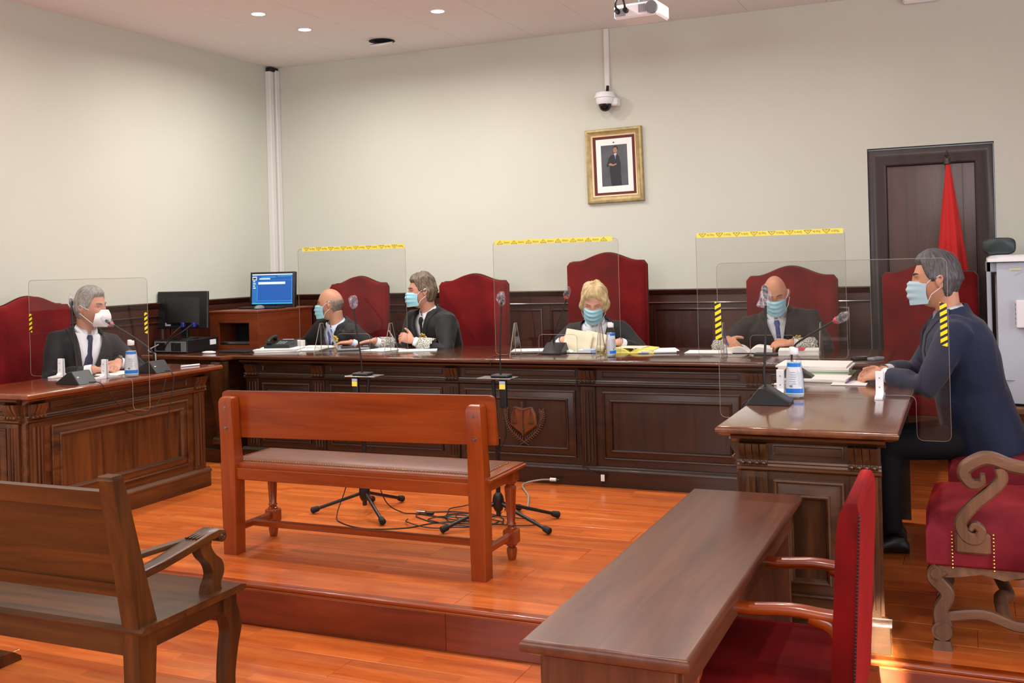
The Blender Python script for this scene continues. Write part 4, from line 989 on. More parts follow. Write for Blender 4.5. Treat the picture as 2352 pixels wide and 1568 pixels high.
def vtape(t, x, z0, z1, y, wd=.022):
    g = G(); g.prism([(x-wd/2, z0+.008), (x+wd/2, z0), (x+wd/2, z1-.008), (x-wd/2, z1)][::1], 'y', y-.0040, y-.0030); return ob('hazard_tape', g, M['haz'], t)
SY = 6.40
for nm, xs, words, flip, feet, tx, lab in (
    ('A', (-4.522, -3.617), ['Keep the', 'Mantén la', 'Garder la'], True, (-4.335, -3.752), (-4.48, -3.62), 'clear acrylic screen on the bench in front of the two robed men at left'),
    ('B', (-2.937, -2.053), ['distance', 'distance', 'distancia'], False, (-2.79, -2.19), (-2.92, -2.09), 'clear acrylic screen on the bench in front of the blonde woman'),
    ('C', (-1.546, -.657), ['Keep the', 'Mantén la', 'Garder la'], True, (-1.39, -.81), (-1.54, -.665), 'clear acrylic screen on the bench in front of the bald man reading')):
    t = thing('acrylic_screen', lab, 'screen', ((xs[0]+xs[1])/2, SY, .79), 'acrylic screens on the judges bench')
    cx = (xs[0]+xs[1])/2+.01
    sheet(t, [(xs[0], .793), (cx-.135, .793), (cx-.135, .93), (cx+.135, .93), (cx+.135, .793), (xs[1], .793), (xs[1], 1.552), (xs[0], 1.552)], SY)
    printed_tape(t, tx[0], tx[1], 1.548, SY, words, flip, .105 if not flip else .106)
    for fx in feet:
        g = G(); pl = [(6.30, .791), (6.50, .791), (6.425, 1.005), (6.385, 1.005)]
        g.add([(fx-.0025, a, b) for a, b in pl]+[(fx+.0025, a, b) for a, b in pl], [(0,1,2,3), (4,5,6,7)]); fo = ob('foot_plate', g, M['acr'], t)
        g = G()
        for a, b in zip(pl, pl[1:]+pl[:1]): g.tube([(fx, a[0], a[1]), (fx, b[0], b[1])], .0024, 5)
        g.tube([(fx, 6.40-.004, .793), (fx, 6.40-.004, 1.0)], .0022, 5)
        ob('foot_edge', g, M['acre'], fo)
def lbracket(t, x, y, sgn):
    g = G(); w_ = .016
    pl = [(0, 0), (.085, 0), (.085, .008), (.022, .014), (.010, .026), (.0075, .11), (0, .112)]
    g.prism([(y+sgn*(.004+a), .791+b) for a, b in pl], 'x', x-w_, x+w_); b_ = ob('white_bracket', g, M['white'], t)
    g = G()
    for zz in (.835, .875): g.tube([(x, y+sgn*.011, zz), (x, y+sgn*.0145, zz)], .003, 8)
    ob('screw', g, M['grey'], b_)
t = thing('acrylic_screen', 'clear acrylic screen with hazard tapes standing across the left desk', 'screen', (-4.85, 4.70, .79))
sheet(t, [(-5.325, .793), (-4.508, .793), (-4.508, .61), (-4.38, .61), (-4.38, 1.383), (-5.325, 1.383)], 4.70)
for x in (-5.07, -4.72):
    for s_ in (-1, 1): lbracket(t, x, 4.70, s_)
vtape(t, -5.312, 1.06, 1.18, 4.70); vtape(t, -4.392, 1.055, 1.185, 4.70)
t = thing('acrylic_screen', 'clear acrylic screen with hazard tapes standing across the right desk', 'screen', (-.57, 4.75, .79))
sheet(t, [(-.888, .80), (-.215, .80), (-.215, .61), (-.08, .61), (-.08, 1.385), (-1.055, 1.385), (-1.055, .68), (-.888, .68)], 4.75)
for x in (-.78, -.36):
    for s_ in (-1, 1): lbracket(t, x, 4.75, s_)
vtape(t, -1.053, 1.03, 1.21, 4.75, .028); vtape(t, -.098, 1.01, 1.20, 4.75, .028)

# ================================================================== THINGS ON THE DESKS
def sheetpile(name, label, cat, x, y, w_, d_, h, rot, mat='paper', group=None, z=TZ, layers=1, seed=1, mats=None):
    t = thing(name, label, cat, (x, y, z), group, rot); rnd = random.Random(seed)
    hh = h/layers
    for i in range(layers):
        g = G(); a = rnd.uniform(-.05, .05) if layers > 1 else 0
        dx, dy = (rnd.uniform(-.008, .008), rnd.uniform(-.006, .006)) if layers > 1 else (0, 0)
        g.box(-w_/2, w_/2, -d_/2, d_/2, i*hh, (i+1)*hh-.0003, min(.0006, hh/4)); g.xf(Matrix.Translation((dx, dy, 0)) @ Matrix.Rotation(a, 4, 'Z'))
        ob('sheet' if layers == 1 else 'bundle', g, M[(mats[i % len(mats)] if mats else mat)], t, local=True)
    return t
def bottle(label, x, y, rz, h=.225, side=False):
    t = thing('gel_bottle', label, 'bottle', (x, y, TZ), None, rz)
    def ring(w_, d_, z, n=24): return [(w_*math.cos(2*PI*k/n), d_*math.sin(2*PI*k/n), z) for k in range(n)]
    lv = [(.030, .016, .001), (.040, .022, .003), (.043, .025, .015), (.042, .025, .06), (.038, .024, .11), (.032, .022, .15), (.026, .020, .175), (.018, .016, .186), (.013, .013, .19)]
    g = G(); g.loft([ring(a, b, z) for a, b, z in lv]); ob('body', g, M['gel'], t, local=True, angle=60)
    g = G(); g.loft([ring(a*.93, b*.9, z) for a, b, z in [(.040, .022, .006), (.043, .025, .015), (.042, .025, .06), (.038, .024, .11), (.033, .022, .145)]]); ob('gel', g, plain('gel_liquid', (205, 214, 222), .1, spec=.6), t, local=True, angle=60)
    for s_ in (-1, 1):
        # label wraps the broad side
        def lab(z0, z1, off, inset=0):
            rr = []
            for z in [z0+(z1-z0)*k/6 for k in range(7)]:
                aw = .043+(.032-.043)*max(0, (z-.02)/.13); ad = .025+(.022-.025)*max(0, (z-.02)/.13)
                rr.append([((aw-inset)*math.cos(a)*.999, s_*(ad+off)*math.sin(a), z) for a in [PI*(.16+.68*k/10) for k in range(11)]])
            g = G(); g.loft(rr, caps=False, closed=False); return g
        lb = ob('label', lab(.018, .155, .0012), M['bottle_lab'], t, local=True, angle=60)
        ob('blue_band', lab(.022, .042, .0018), M['label_blue'], lb, local=True, angle=60)
        ob('blue_band', lab(.136, .153, .0018), M['label_blue'], lb, local=True, angle=60)
        g = G()
        for k in range(6): g.box(-.016, .010-.002*(k % 3), s_*.0268-.0006, s_*.0268+.0006, .062+.010*k, .0635+.010*k)
        g.box(-.018, -.006, s_*.0272-.0006, s_*.0272+.0006, .048, .057); ob('small_print', g, M['grey'], lb, local=True)
    g = G(); g.lathe([(.013, .188), (.019, .190), (.020, .194), (.020, .212), (.018, .216), (.006, .217)], n=20); g.box(-.019, .004, -.012, .012, .214, .222, .003); ob('cap', g, M['white'], t, local=True)
    return t
bottle('clear gel bottle with blue label on the right desk', -.705, 4.66, 0)
bottle('clear gel bottle with blue label on the left desk before the grey haired man', -4.60, 4.79, PI*.22)
bottle('clear gel bottle seen edge-on, on the bench before the blonde woman', -2.105, 6.36, PI*.42)

# judges' bench, from left to right
sheetpile('paper_stack', 'stack of papers under the black telephone at the left end of the bench', 'papers', -4.78, 6.50, .33, .26, .022, .35, layers=4, seed=2)
t = thing('telephone', 'black desk telephone lying on a stack of papers', 'telephone', (-4.80, 6.54, TZ+.022), None, .25)
g = G(); g.loft([[(-.10, -.08, 0), (.10, -.08, 0), (.10, .09, 0), (-.10, .09, 0)], [(-.10, -.08, .022), (.10, -.08, .022), (.10, .09, .05), (-.10, .09, .05)], [(-.09, -.07, .028), (.09, -.07, .028), (.09, .08, .056), (-.09, .08, .056)]]); ob('body', g, M['black'], t, local=True)
g = G(); g.tube(bez([(-.07, -.07, .044), (-.072, -.04, .058), (-.072, .03, .076), (-.07, .08, .072)], 12), [.02, .022]+[.014]*9+[.022, .02], 10); ob('handset', g, M['black'], t, local=True)
g = G(); g.box(.0, .085, .045, .06, .054, .060); ob('display', g, M['cabgrey'], t, local=True)
g = G()
for i in range(3):
    for j in range(4): g.box(-.01+.024*i, .006+.024*i, -.06+.022*j, -.046+.022*j, .030+.0036*j, .036+.0036*j, .001)
ob('keypad', g, M['grey'], t, local=True)
g = G(); g.tube(bez([(-.09, -.05, .03), (-.14, -.09, .0), (-.18, -.13, -.02), (-.21, -.10, -.019)], 16), .0035, 6); ob('cord', g, M['blackm'], t, local=True)
g = G(); g.box(-4.79, -4.70, 6.68, 6.72, TZ, TZ+.065, .002); solo('card_box', g, M['paper'], 'small white card box standing behind the black telephone', 'box')
sheetpile('paper_sheet', 'white sheets on the bench before the bald man with the gold badge, nearer pile', 'papers', -4.62, 6.60, .29, .20, .006, .25, group=None)
sheetpile('paper_sheet', 'white sheets on the bench right beneath the bald man looking left', 'papers', -4.66, 6.86, .30, .20, .005, .1)
t = thing('laptop', 'open grey laptop seen from its side on the bench', 'laptop', (-4.28, 6.70, TZ))
LQ = Matrix.Translation((-4.27, 6.72, TZ)) @ Matrix.Rotation(math.radians(33), 4, 'Z')
g = G(); g.box(-.12, .12, -.15, .15, 0, .014, .004); g.xf(LQ); ob('base', g, M['grey'], t)
g = G(); g.box(-.09, .05, -.13, .13, .014, .0155); g.xf(LQ); ob('keyboard', g, M['black'], t)
g = G(); g.box(-.004, .004, -.15, .15, 0, .205, .003); g.xf(LQ @ Matrix.Translation((-.118, 0, .012)) @ Matrix.Rotation(math.radians(-22), 4, 'Y')); ob('lid', g, M['cabgrey'], t)
sheetpile('paper_sheet', 'white sheets beneath the hands of the curly haired man', 'papers', -3.97, 6.66, .22, .26, .005, -.2)
sheetpile('paper_sheet', 'white sheets beneath the right lace cuff of the curly haired man', 'papers', -3.68, 6.66, .28, .20, .004, .45)
sheetpile('paper_sheet', 'white sheet on the bench left of the desk microphone before the blonde woman', 'papers', -2.82, 6.76, .28, .21, .004, .3)
t = thing('open_notebook', 'open notebook with dark cover under the papers the blonde woman holds', 'notebook', (-2.46, 6.68, TZ))
def openbook(t, cx, cy, w_, d_, h, mats=('paper', 'black'), rot=0):
    Q = Matrix.Translation((cx, cy, TZ)) @ Matrix.Rotation(rot, 4, 'Z')
    g = G(); g.box(-w_-.005, w_+.005, -d_/2-.005, d_/2+.005, 0, .004, .001); g.xf(Q); ob('cover', g, M[mats[1]], t)
    for s_ in (-1, 1):
        n = 10; top = [(s_*w_*k/n, .004+h*(math.sin(min(1, k/n*2.2)*PI/2)*(1-.45*k/n))) for k in range(n+1)]
        poly = top+[(s_*w_, .004), (0, .004)]
        g = G(); g.prism(poly, 'y', -d_/2, d_/2); g.xf(Q); ob('page_block', g, M[mats[0]], t, angle=50)
openbook(t, -2.46, 6.68, .14, .21, .022)
g = G(); g.box(-.045, .045, -.02, .02, 0, .028, .004); g.xf(Matrix.Translation((-2.335, 6.60, TZ)))
o = solo('tissue_pack', g, plain('tissue_pack', (170, 190, 222), .4), 'small blue and white packet on the bench beneath the hands of the blonde woman', 'packet')
t = thing('yellow_folder', 'open yellow folder with curled papers on the bench', 'folder', (-2.07, 6.72, TZ))
openbook(t, -2.07, 6.71, .16, .24, .035, ('yellow', 'yellow'), .1)
g = G(); g.box(-2.16, -1.98, 6.62, 6.8, TZ+.032, TZ+.034); ob('loose_sheet', g, M['paper2'], t)
sheetpile('paper_stack', 'stack of white papers right of the yellow folder on the bench', 'papers', -1.90, 6.72, .25, .21, .018, .35, layers=3, seed=4, mats=['grey', 'paper', 'paper'])
sheetpile('paper_sheet', 'white sheets on the bench left of the open book', 'papers', -1.55, 6.72, .30, .21, .008, .1, layers=2)
t = thing('open_book', 'open book with white pages held by the bald reading man', 'book', (-1.31, 6.80, TZ))
openbook(t, -1.31, 6.80, .15, .22, .045, ('paper', 'black'), .12)
g = G(); g.box(-1.24, -1.10, 6.56, 6.66, TZ, TZ+.012, .002); solo('dark_notebook', g, M['black'], 'closed dark notebook in front of the open book', 'notebook')
t = sheetpile('document_box', 'white document bundle with a red band under the lace cuff of the bald reading man', 'papers', -.97, 6.66, .24, .20, .034, .08, layers=3, seed=9)
g = G(); g.box(-.02, .03, -.105, .105, .0345, .0365); ob('red_band', g, M['red_foam'], t, local=True)
def recorder(label, x, y, rz, mat):
    t = thing('voice_recorder', label, 'voice recorder', (x, y, TZ), None, rz)
    g = G(); g.box(-.024, .024, -.055, .055, 0, .018, .005); ob('case', g, mat, t, local=True)
    g = G(); g.box(-.016, .016, .0, .04, .018, .0188); ob('display', g, M['grey'], t, local=True)
    g = G(); g.tube([(0, -.02, .018), (0, -.02, .0195)], .009, 14); ob('button', g, M['steel'], t, local=True)
recorder('black voice recorder at the right end of the bench', -.585, 6.37, -.9, M['black'])
recorder('grey voice recorder beside the black one at the right end of the bench', -.50, 6.36, -.5, M['grey'])
# right desk papers
t = sheetpile('folder_stack', 'thick stack of green and white folders on the right desk', 'folders', -.735, 5.60, .35, .30, .056, .02, layers=6, seed=8, mats=['green', 'paper', 'green', 'paper', 'paper', 'paper'])
sheetpile('paper_stack', 'stack of white papers in front of the green folders', 'papers', -.70, 5.33, .30, .20, .016, 0, layers=3, seed=3)
sheetpile('paper_sheet', 'white sheet under the clasped hands of the man in blue', 'papers', -.53, 5.22, .16, .18, .003, 0)
sheetpile('paper_sheet', 'small white note at the left edge of the right desk', 'papers', -.842, 5.12, .045, .09, .006, -.3)
g = G(); g.tube([(-.545, 5.17, TZ+.008), (-.515, 5.29, TZ+.012)], .004, 8)
solo('ballpoint_pen', g, plain('pen_violet', (90, 80, 140), .3), 'violet pen lying by the clasped hands of the man in blue', 'pen')
# left desk
sheetpile('paper_sheet', 'white sheet beneath the hand of the grey haired man', 'papers', -4.88, 4.93, .21, .28, .003, .2)
sheetpile('paper_sheet', 'white sheet beside the second microphone on the left desk', 'papers', -4.84, 5.19, .20, .16, .003, -.1)
g = G(); g.tube([(-4.70, 5.33, TZ+.005), (-4.66, 5.46, TZ+.005)], .0055, 8); solo('ballpoint_pen', g, M['white'], 'white pen at the far end of the left desk', 'pen')
g = G(); g.tube([(-4.90, 4.80, TZ+.009), (-4.84, 4.70, TZ+.009)], .005, 8); solo('ballpoint_pen', g, M['blackm'], 'dark pen between the white brackets on the left desk', 'pen')

# corner desk: computer, monitors, cabinet
CZ = .783
t = thing('desktop_computer', 'black desktop computer lying flat on the corner desk, rear ports towards us', 'computer', (-5.655, 6.48, CZ))
g = G(); g.box(-5.82, -5.49, 6.30, 6.66, CZ, CZ+.10, .004); ob('case', g, M['black'], t)
g = G(); g.box(-5.81, -5.50, 6.296, 6.302, CZ+.01, CZ+.09, .001); rp = ob('rear_panel', g, M['grey'], t)
g = G()
for k in range(8): g.box(-5.64+.012*k, -5.633+.012*k, 6.292, 6.297, CZ+.015, CZ+.08)
g.box(-5.79, -5.70, 6.292, 6.297, CZ+.02, CZ+.08, .002); ob('port_covers', g, M['black'], rp)
g = G(); g.box(-5.489, -5.486, 6.56, 6.63, CZ+.045, CZ+.085); ob('sticker', g, M['white'], t)
for a, c_ in enumerate([[(-5.60, 6.37, .99), (-5.63, 6.30, .93), (-5.66, 6.28, .88), (-5.65, 6.25, .85), (-5.68, 6.27, .83)], [(-5.50, 6.37, 1.0), (-5.53, 6.30, .95), (-5.60, 6.26, .90), (-5.66, 6.24, .84), (-5.74, 6.26, .82)], [(-5.76, 6.29, .85), (-5.80, 6.22, .81), (-5.72, 6.20, .79), (-5.62, 6.10, .79), (-5.60, 6.08, .70)]]):
    g = G(); g.tube(bez(c_, 24), .005, 7); ob('cable', g, M['cableg'] if a == 2 else M['blackm'], t)
t = thing('monitor', 'black computer monitor seen from behind, standing on the desktop computer', 'monitor', (-5.62, 6.44, CZ+.10))
Q = Matrix.Translation((-5.625, 6.42, 1.11)) @ Matrix.Rotation(math.radians(4), 4, 'Z') @ Matrix.Rotation(math.radians(-3), 4, 'X')
g = G(); g.box(-.235, .235, -.012, .012, -.145, .145, .005); g.xf(Q); ob('panel', g, M['black'], t)
g = G(); g.loft([[(-.16, -.012, -.12), (.16, -.012, -.12), (.16, -.012, .10), (-.16, -.012, .10)], [(-.11, -.035, -.10), (.11, -.035, -.10), (.11, -.035, .06), (-.11, -.035, .06)]]); g.xf(Q); ob('rear_cover', g, M['blackm'], t)
g = G(); g.box(-.15, -.10, -.022, -.018, -.125, -.10); g.xf(Q); ob('sticker', g, M['cabgrey'], t)
for sx in (.03, .13):
    g = G(); g.box(sx-.014, sx+.014, -.055, -.02, -.135, -.10, .004); g.xf(Q); ob('blue_plug', g, plain('plug_blue', (32, 36, 120), .4), t)
g = G(); g.box(-5.66, -5.60, 6.43, 6.46, CZ+.11, 1.05, .004); g.lathe([(.10, 0), (.10, .006), (.03, .014), (.02, .02)], (-5.63, 6.45, CZ+.101), 24); ob('stand', g, M['black'], t)
g = G(); g.loft([[(a*math.cos(q)*.055, a*math.sin(q)*.026, z) for q in [2*PI*k/16 for k in range(16)]] for a, z in ((.8, 0), (1, .006), (.95, .013), (.5, .018))]); g.xf(Matrix.Translation((-5.30, 6.32, CZ)) @ Matrix.Rotation(.3, 4, 'Z'))
solo('computer_mouse', g, M['white'], 'white computer mouse on the corner desk beside the black computer', 'mouse')
g = G(); g.box(-5.28, -5.02, 6.40, 6.60, CZ, CZ+.010, .003); solo('black_tablet', g, M['blackm'], 'flat black device on the corner desk in front of the wooden cabinet', 'tablet')
t = thing('wooden_cabinet', 'reddish wooden box cabinet with open square hole carrying the lit monitor', 'cabinet', (-5.37, 7.1, CZ))
x0, x1, y0, y1, z0, z1 = -5.60, -5.13, 6.70, 7.46, CZ, 1.085
g = G(); g.box(x0, x0+.018, y0+.018, y1, z0, z1-.018); g.box(x1-.018, x1, y0+.018, y1, z0, z1-.018); g.box(x0, x1, y1-.018, y1, z0, z1-.018); ob('side_panels', g, M['caby'], t)
g = G(); g.box(x0-.008, x1+.006, y0-.008, y1, z1-.018, z1, .003); ob('top_panel', g, M['cabx'], t)
g = G(); g.box(x0, x0+.085, y0, y0+.018, z0, z1-.018); g.box(x1-.085, x1, y0, y0+.018, z0, z1-.018); g.box(x0+.085, x1-.085, y0, y0+.018, z1-.095, z1-.018); g.box(x0+.085, x1-.085, y0, y0+.018, z0, z0+.03); ob('front_frame', g, M['cabx'], t)
g = G(); g.box(x0+.02, x1-.02, y0+.30, y0+.31, z0+.02, z1-.02); ob('inner_back', g, M['darkvoid'], t)
g = G(); g.box(x0+.09, x1-.09, y0+.01, y0+.2, z0+.035, z0+.055, .002); ob('inner_shelf', g, M['steel'], t)
# lit monitor
t = thing('monitor', 'lit monitor with blue screen on top of the wooden cabinet', 'monitor', (-5.38, 7.25, 1.085))
Q = Matrix.Translation((-5.385, 7.25, 1.235)) @ Matrix.Rotation(math.radians(9), 4, 'Z') @ Matrix.Rotation(math.radians(-5), 4, 'X')
def mo(nm, g, mat, par=None): g.xf(Q); return ob(nm, g, mat, par or t)
g = G(); g.frame(-.205, .205, -.165, .15, [(0, -.03), (0, .010), (.006, .014), (.016, .014), (.018, .010)], fill=False); g.box(-.205, .205, -.0, .03, -.165, .15, .01); fb = mo('bezel', g, M['black'])
def emi(name, c, s_): return plain(name, (10, 10, 10), .6, emit=c, estr=s_)
g = G(); g.box(-.187, .187, -.0115, -.0105, -.120, .134); scn = mo('screen', g, emi('screen_blue', (18, 96, 186), 1.0))
cyan, whitee, cyl = emi('screen_cyan', (60, 190, 240), 1.0), emi('screen_white', (238, 250, 255), 1.1), emi('screen_line', (70, 160, 230), 1.0)
def bar(x0, x1, z0, z1, mat, k=0): 
    g = G(); g.box(x0, x1, -.0122-.0003*k, -.0116, z0, z1); mo('screen_element', g, mat, scn)
bar(-.187, .187, .124, .134, whitee); bar(-.187, .187, -.120, -.110, cyan); bar(-.187, -.140, -.109, .123, emi('screen_side', (36, 120, 190), 1)); bar(-.130, .12, .046, .066, whitee, 1)
bar(-.12, -.02, .088, .098, whitee, 1); bar(-.10, .03, .104, .110, cyan, 1); bar(.05, .18, .112, .117, cyan, 1); bar(-.135, .187, -.096, -.092, cyl, 1); bar(-.140, -.136, -.095, .04, cyl, 1)
bar(-.12, .187, .080, .082, cyl, 1); bar(-.185, -.145, .082, .112, whitee, 1); bar(-.180, -.150, .088, .104, emi('screen_dark', (70, 40, 80), 1), 2); bar(.178, .182, -.11, .11, cyl, 1)
for k in range(4): bar(-.178, -.160+.006*(k % 2), .066-.018*k, .074-.018*k, whitee, 2)
g = G(); g.ball((0, -.0145, -.146), .003, 8, 6); mo('power_light', g, emi('power_blue', (120, 150, 255), 3), fb)
g = G(); g.box(-5.41, -5.35, 7.26, 7.29, 1.09, 1.16, .004); g.lathe([(.11, 0), (.11, .005), (.04, .014), (.03, .02)], (-5.38, 7.26, 1.086), 24); ob('stand', g, M['black'], t)
g = G(); g.loft([[(a*math.cos(q)*.032, a*math.sin(q)*.055, z) for q in [2*PI*k/16 for k in range(16)]] for a, z in ((.8, 0), (1, .008), (.9, .022), (.4, .032))]); g.xf(Matrix.Translation((-5.30, 6.95, 1.086)))
solo('computer_mouse', g, M['grey'], 'dark grey mouse on the wooden cabinet before the lit monitor', 'mouse')
g = G(); g.box(-5.56, -5.17, 7.00, 7.13, 1.0855, 1.10, .004); solo('keyboard', g, M['blackm'], 'black keyboard at the foot of the lit monitor', 'keyboard')

# flag, grey cabinet
t = thing('flag', 'furled red flag on a pole in front of the door', 'flag', (-.10, 7.80, 0))
g = G(); g.tube([(-.10, 7.80, .03), (-.112, 7.80, 2.03)], .013, 12); g.lathe([(.14, 0), (.14, .02), (.05, .04), (.02, .06)], (-.10, 7.80, 0), 24); ob('pole', g, M['casing'], t)
g = G(); g.lathe([(.012, 0), (.022, .01), (.022, .05), (.010, .06), (.016, .075), (.002, .11)], (-.112, 7.80, 2.0), 14); ob('finial', g, M['casing'], t)
g = G(); rr = []
for k in range(30):
    z = 2.005-k*.048; s_ = k/29; ring_ = []
    R_ = .020+.17*s_**.92
    for i in range(48):
        a = 2*PI*i/48; fold = 1+(.22*math.sin(5*a+s_*1.5)+.12*math.sin(11*a+2))*min(1, s_*4)
        ring_.append((-.106+R_*.72*fold*math.cos(a)+.02*s_, 7.79+R_*.55*fold*math.sin(a), z-.02*math.sin(3*a)*s_))
    rr.append(ring_)
g.loft(rr); ob('cloth', g, M['flag'], t, angle=180)
t = thing('grey_equipment_cabinet', 'tall pale grey equipment cabinet at the right edge, beside the door', 'cabinet', (.45, 7.3, .44))
g = G(); rr = []
for z, i in ((.455, .015), (.462, 0), (1.325, 0), (1.33, .004)):
    pts = [(.165+i, 7.62), (.165+i, 7.12+i)]+[(.165+.62*k/8, 7.12-.05*math.sin(PI*k/8)+i) for k in range(1, 8)]+[(.785-i, 7.12+i), (.785-i, 7.62)]
    rr.append([(x, y, z) for x, y in pts])
g.loft(rr); cb = ob('body', g, M['cabgrey'], t, angle=50)
g = G(); rr = []
for z, i in ((1.335, 0), (1.355, 0), (1.372, .02), (1.378, .06)):
    pts = [(.115+i, 7.64-i), (.115+i, 7.10+i)]+[(.115+.72*k/8, 7.10-.05*math.sin(PI*k/8)+i) for k in range(1, 8)]+[(.835-i, 7.10+i), (.835-i, 7.64-i)]
    rr.append([(x, y, z) for x, y in pts])
g.loft(rr); ob('lid', g, M['white'], t, angle=50)
g = G(); g.box(.108, .135, 7.20, 7.24, .46, 1.335, .004); g.box(.108, .18, 7.20, 7.58, 1.27, 1.335, .004); ob('side_frame', g, M['cabgrey'], t)
g = G(); g.box(.165, .785, 7.0995, 7.105, .600, .604); ob('front_joint', g, M['grey'], cb)
g = G(); g.box(.265, .42, 7.03, 7.10, .93, 1.10, .006); cp = ob('control_box', g, M['white'], t)
g = G()
for k in range(5): g.box(.262, .267, 7.045, 7.085, .95+.028*k, .968+.028*k, .001)
ob('connectors', g, M['grey'], cp)
g = G(); g.box(.235, .30, 7.078, 7.0805, 1.285, 1.292); ob('yellow_label', g, M['yellow'], cb)
t = thing('low_wooden_stand', 'low brown wooden stand carrying the grey equipment cabinet', 'stand', (.5, 7.35, 0))
g = G(); rr = []
for z, i in ((.40, .01), (.405, 0), (.435, 0), (.445, .01)):
    pts = [(.13+i, 7.66), (.13+i, 7.08+i)]+[(.13+.75*k/8, 7.08-.06*math.sin(PI*k/8)+i) for k in range(1, 8)]+[(.88-i, 7.08+i), (.88-i, 7.66)]
    rr.append([(x, y, z) for x, y in pts])
g.loft(rr); ob('top', g, M['armx'], t)
for x in (.20, .80):
    for y in (7.14, 7.60):
        g = G(); g.box(x-.025, x+.025, y-.025, y+.025, 0, .40, .004); ob('leg', g, M['armz'], t)
g = G(); g.box(.20, .80, 7.58, 7.60, .05, .39); ob('back_panel', g, M['armx'], t)
t = thing('headrest_case', 'dark rounded padded case lying on top of the grey cabinet', 'case', (.19, 7.35, 1.378))
g = G(); rr = []
for y, s_ in ((7.22, .86), (7.235, 1), (7.50, 1), (7.52, .86)):
    rr.append([(.187+.095*s_*(abs(math.cos(a))**.5)*(1 if math.cos(a) > 0 else -1), y, 1.432+.054*s_*(abs(math.sin(a))**.6)*(1 if math.sin(a) > 0 else -1)) for a in [2*PI*k/24 for k in range(24)]])
g.loft(rr); hc = ob('padding', g, plain('dark_leatherette', (46, 56, 58), .4), t, angle=50)
g = G(); g.tube([(.10, 7.231, 1.425), (.26, 7.231, 1.445)], .002, 5); ob('seam', g, M['black'], hc)
# ================================================================== PEOPLE
def gs(x, s): return math.exp(-(x/s)**2)
def headpt(dx, dy, dz):
    x, y, z = .076*dx, (.100 if dy > 0 else .098)*dy, .125*dz
    if dz < 0:
        t = -dz; x *= 1-.26*t**1.7
        if dy > 0: y *= 1-.42*t
        else: y *= 1-.02*t
    elif dy > 0: y *= 1.06
    if dy < 0:
        y = -.098*abs(dy)**.86 if dz > -.99 else y
        k = min(1, -dy*1.6)
        y -= k*(.010*gs(x, .010)*gs(z-.0, .030) + .022*gs(x, .013)*gs(z+.030, .015) + .005*gs(abs(x)-.028, .022)*gs(z-.030, .009)
                + .005*gs(abs(x)-.040, .018)*gs(z+.022, .018) + .007*gs(x, .024)*gs(z+.066, .010) + .009*gs(x, .022)*gs(z+.105, .016))
        y += k*(.011*gs(abs(x)-.031, .015)*gs(z-.011, .010) + .004*gs(x, .02)*gs(z+.082, .007))
    return V((x, y, z))
def spheredirs(nu, nv):
    for i in range(nv+1):
        t = -PI/2+PI*i/nv; c = max(math.cos(t), .012)
        yield i, [(c*math.sin(2*PI*k/nu), -c*math.cos(2*PI*k/nu), math.sin(t)) for k in range(nu)]
_fs = [headpt(math.sin(a)*math.cos(b), -math.cos(a)*math.cos(b), math.sin(b)) for a in [(-1.3+2.6*i/60) for i in range(61)] for b in [(-1.3+2.6*j/60) for j in range(61)]]
def face_y(x, z):
    return min(_fs, key=lambda p: (p.x-x)**2+(p.z-z)**2).y
def sstep(a, b, x):
    t = max(0, min(1, (x-a)/(b-a))); return t*t*(3-2*t)
STR = []
def hair_geo(style, seed, nu=120, nv=72):
    rings = []; STR.clear()
    for i, ds in spheredirs(nu, nv):
        rg = []
        for dx, dy, dz in ds:
            p = headpt(dx, dy, dz); az = abs(math.atan2(dx, -dy)); d_ = V((dx, dy, dz))
            hy_ = math.hypot(dx, dy+.25)+1e-6; ca, sa = dx/hy_, (dy+.25)/hy_; wav = .25*noise.noise(d_*2.5+V((seed, 5, 0)))
            nz = noise.noise(d_*3+V((seed, 0, 0))); st = noise.noise(V((ca*6+wav*4, sa*6, dz*1.6))+V((0, seed, 0))); fine = noise.noise(V((ca*20+wav*12, sa*20, dz*3)))
            STR.append((ca*26+wav*16, sa*26, dz*3.2))
            if style in ('short', 'curly'):
                lim = (.60 if az < .7 else .60-.62*sstep(.7, 1.42, az)); lim = lim-.58*sstep(1.5, 2.1, az)
                m_ = sstep(lim-.05, lim+.10, dz)
                if 1.15 < az < 1.75: m_ *= sstep(-.35, .02, dz)
                th = .010+.012*sstep(.3, .9, dz)+.005*nz+.004*st+.0015*fine
                if style == 'curly': th += .010*sstep(1.4, 2.4, az)+.007*st
            elif style == 'bald':
                lim = -.10-.45*sstep(1.5, 2.1, az)
                m_ = sstep(lim-.05, lim+.1, dz)*(1-sstep(.18, .45, dz))*sstep(1.25, 1.55, az)
                th = .0025+.001*fine
            elif style == 'bob':
                lim = (.50+.10*math.sin(az*5+1) if az < .75 else .50-.95*sstep(.75, 1.35, az))-.25*sstep(1.8, 2.4, az)
                m_ = sstep(lim-.04, lim+.14, dz)
                th = .010+.014*sstep(.45, .95, dz)+.008*nz+.009*st+.003*fine+.014*sstep(.9, 1.5, az)*sstep(-.6, -.1, dz)
            off = -.006+(th+.006)*m_
            rg.append(p+d_*off)
        rings.append(rg)
    g = G(); g.loft(rings); return g
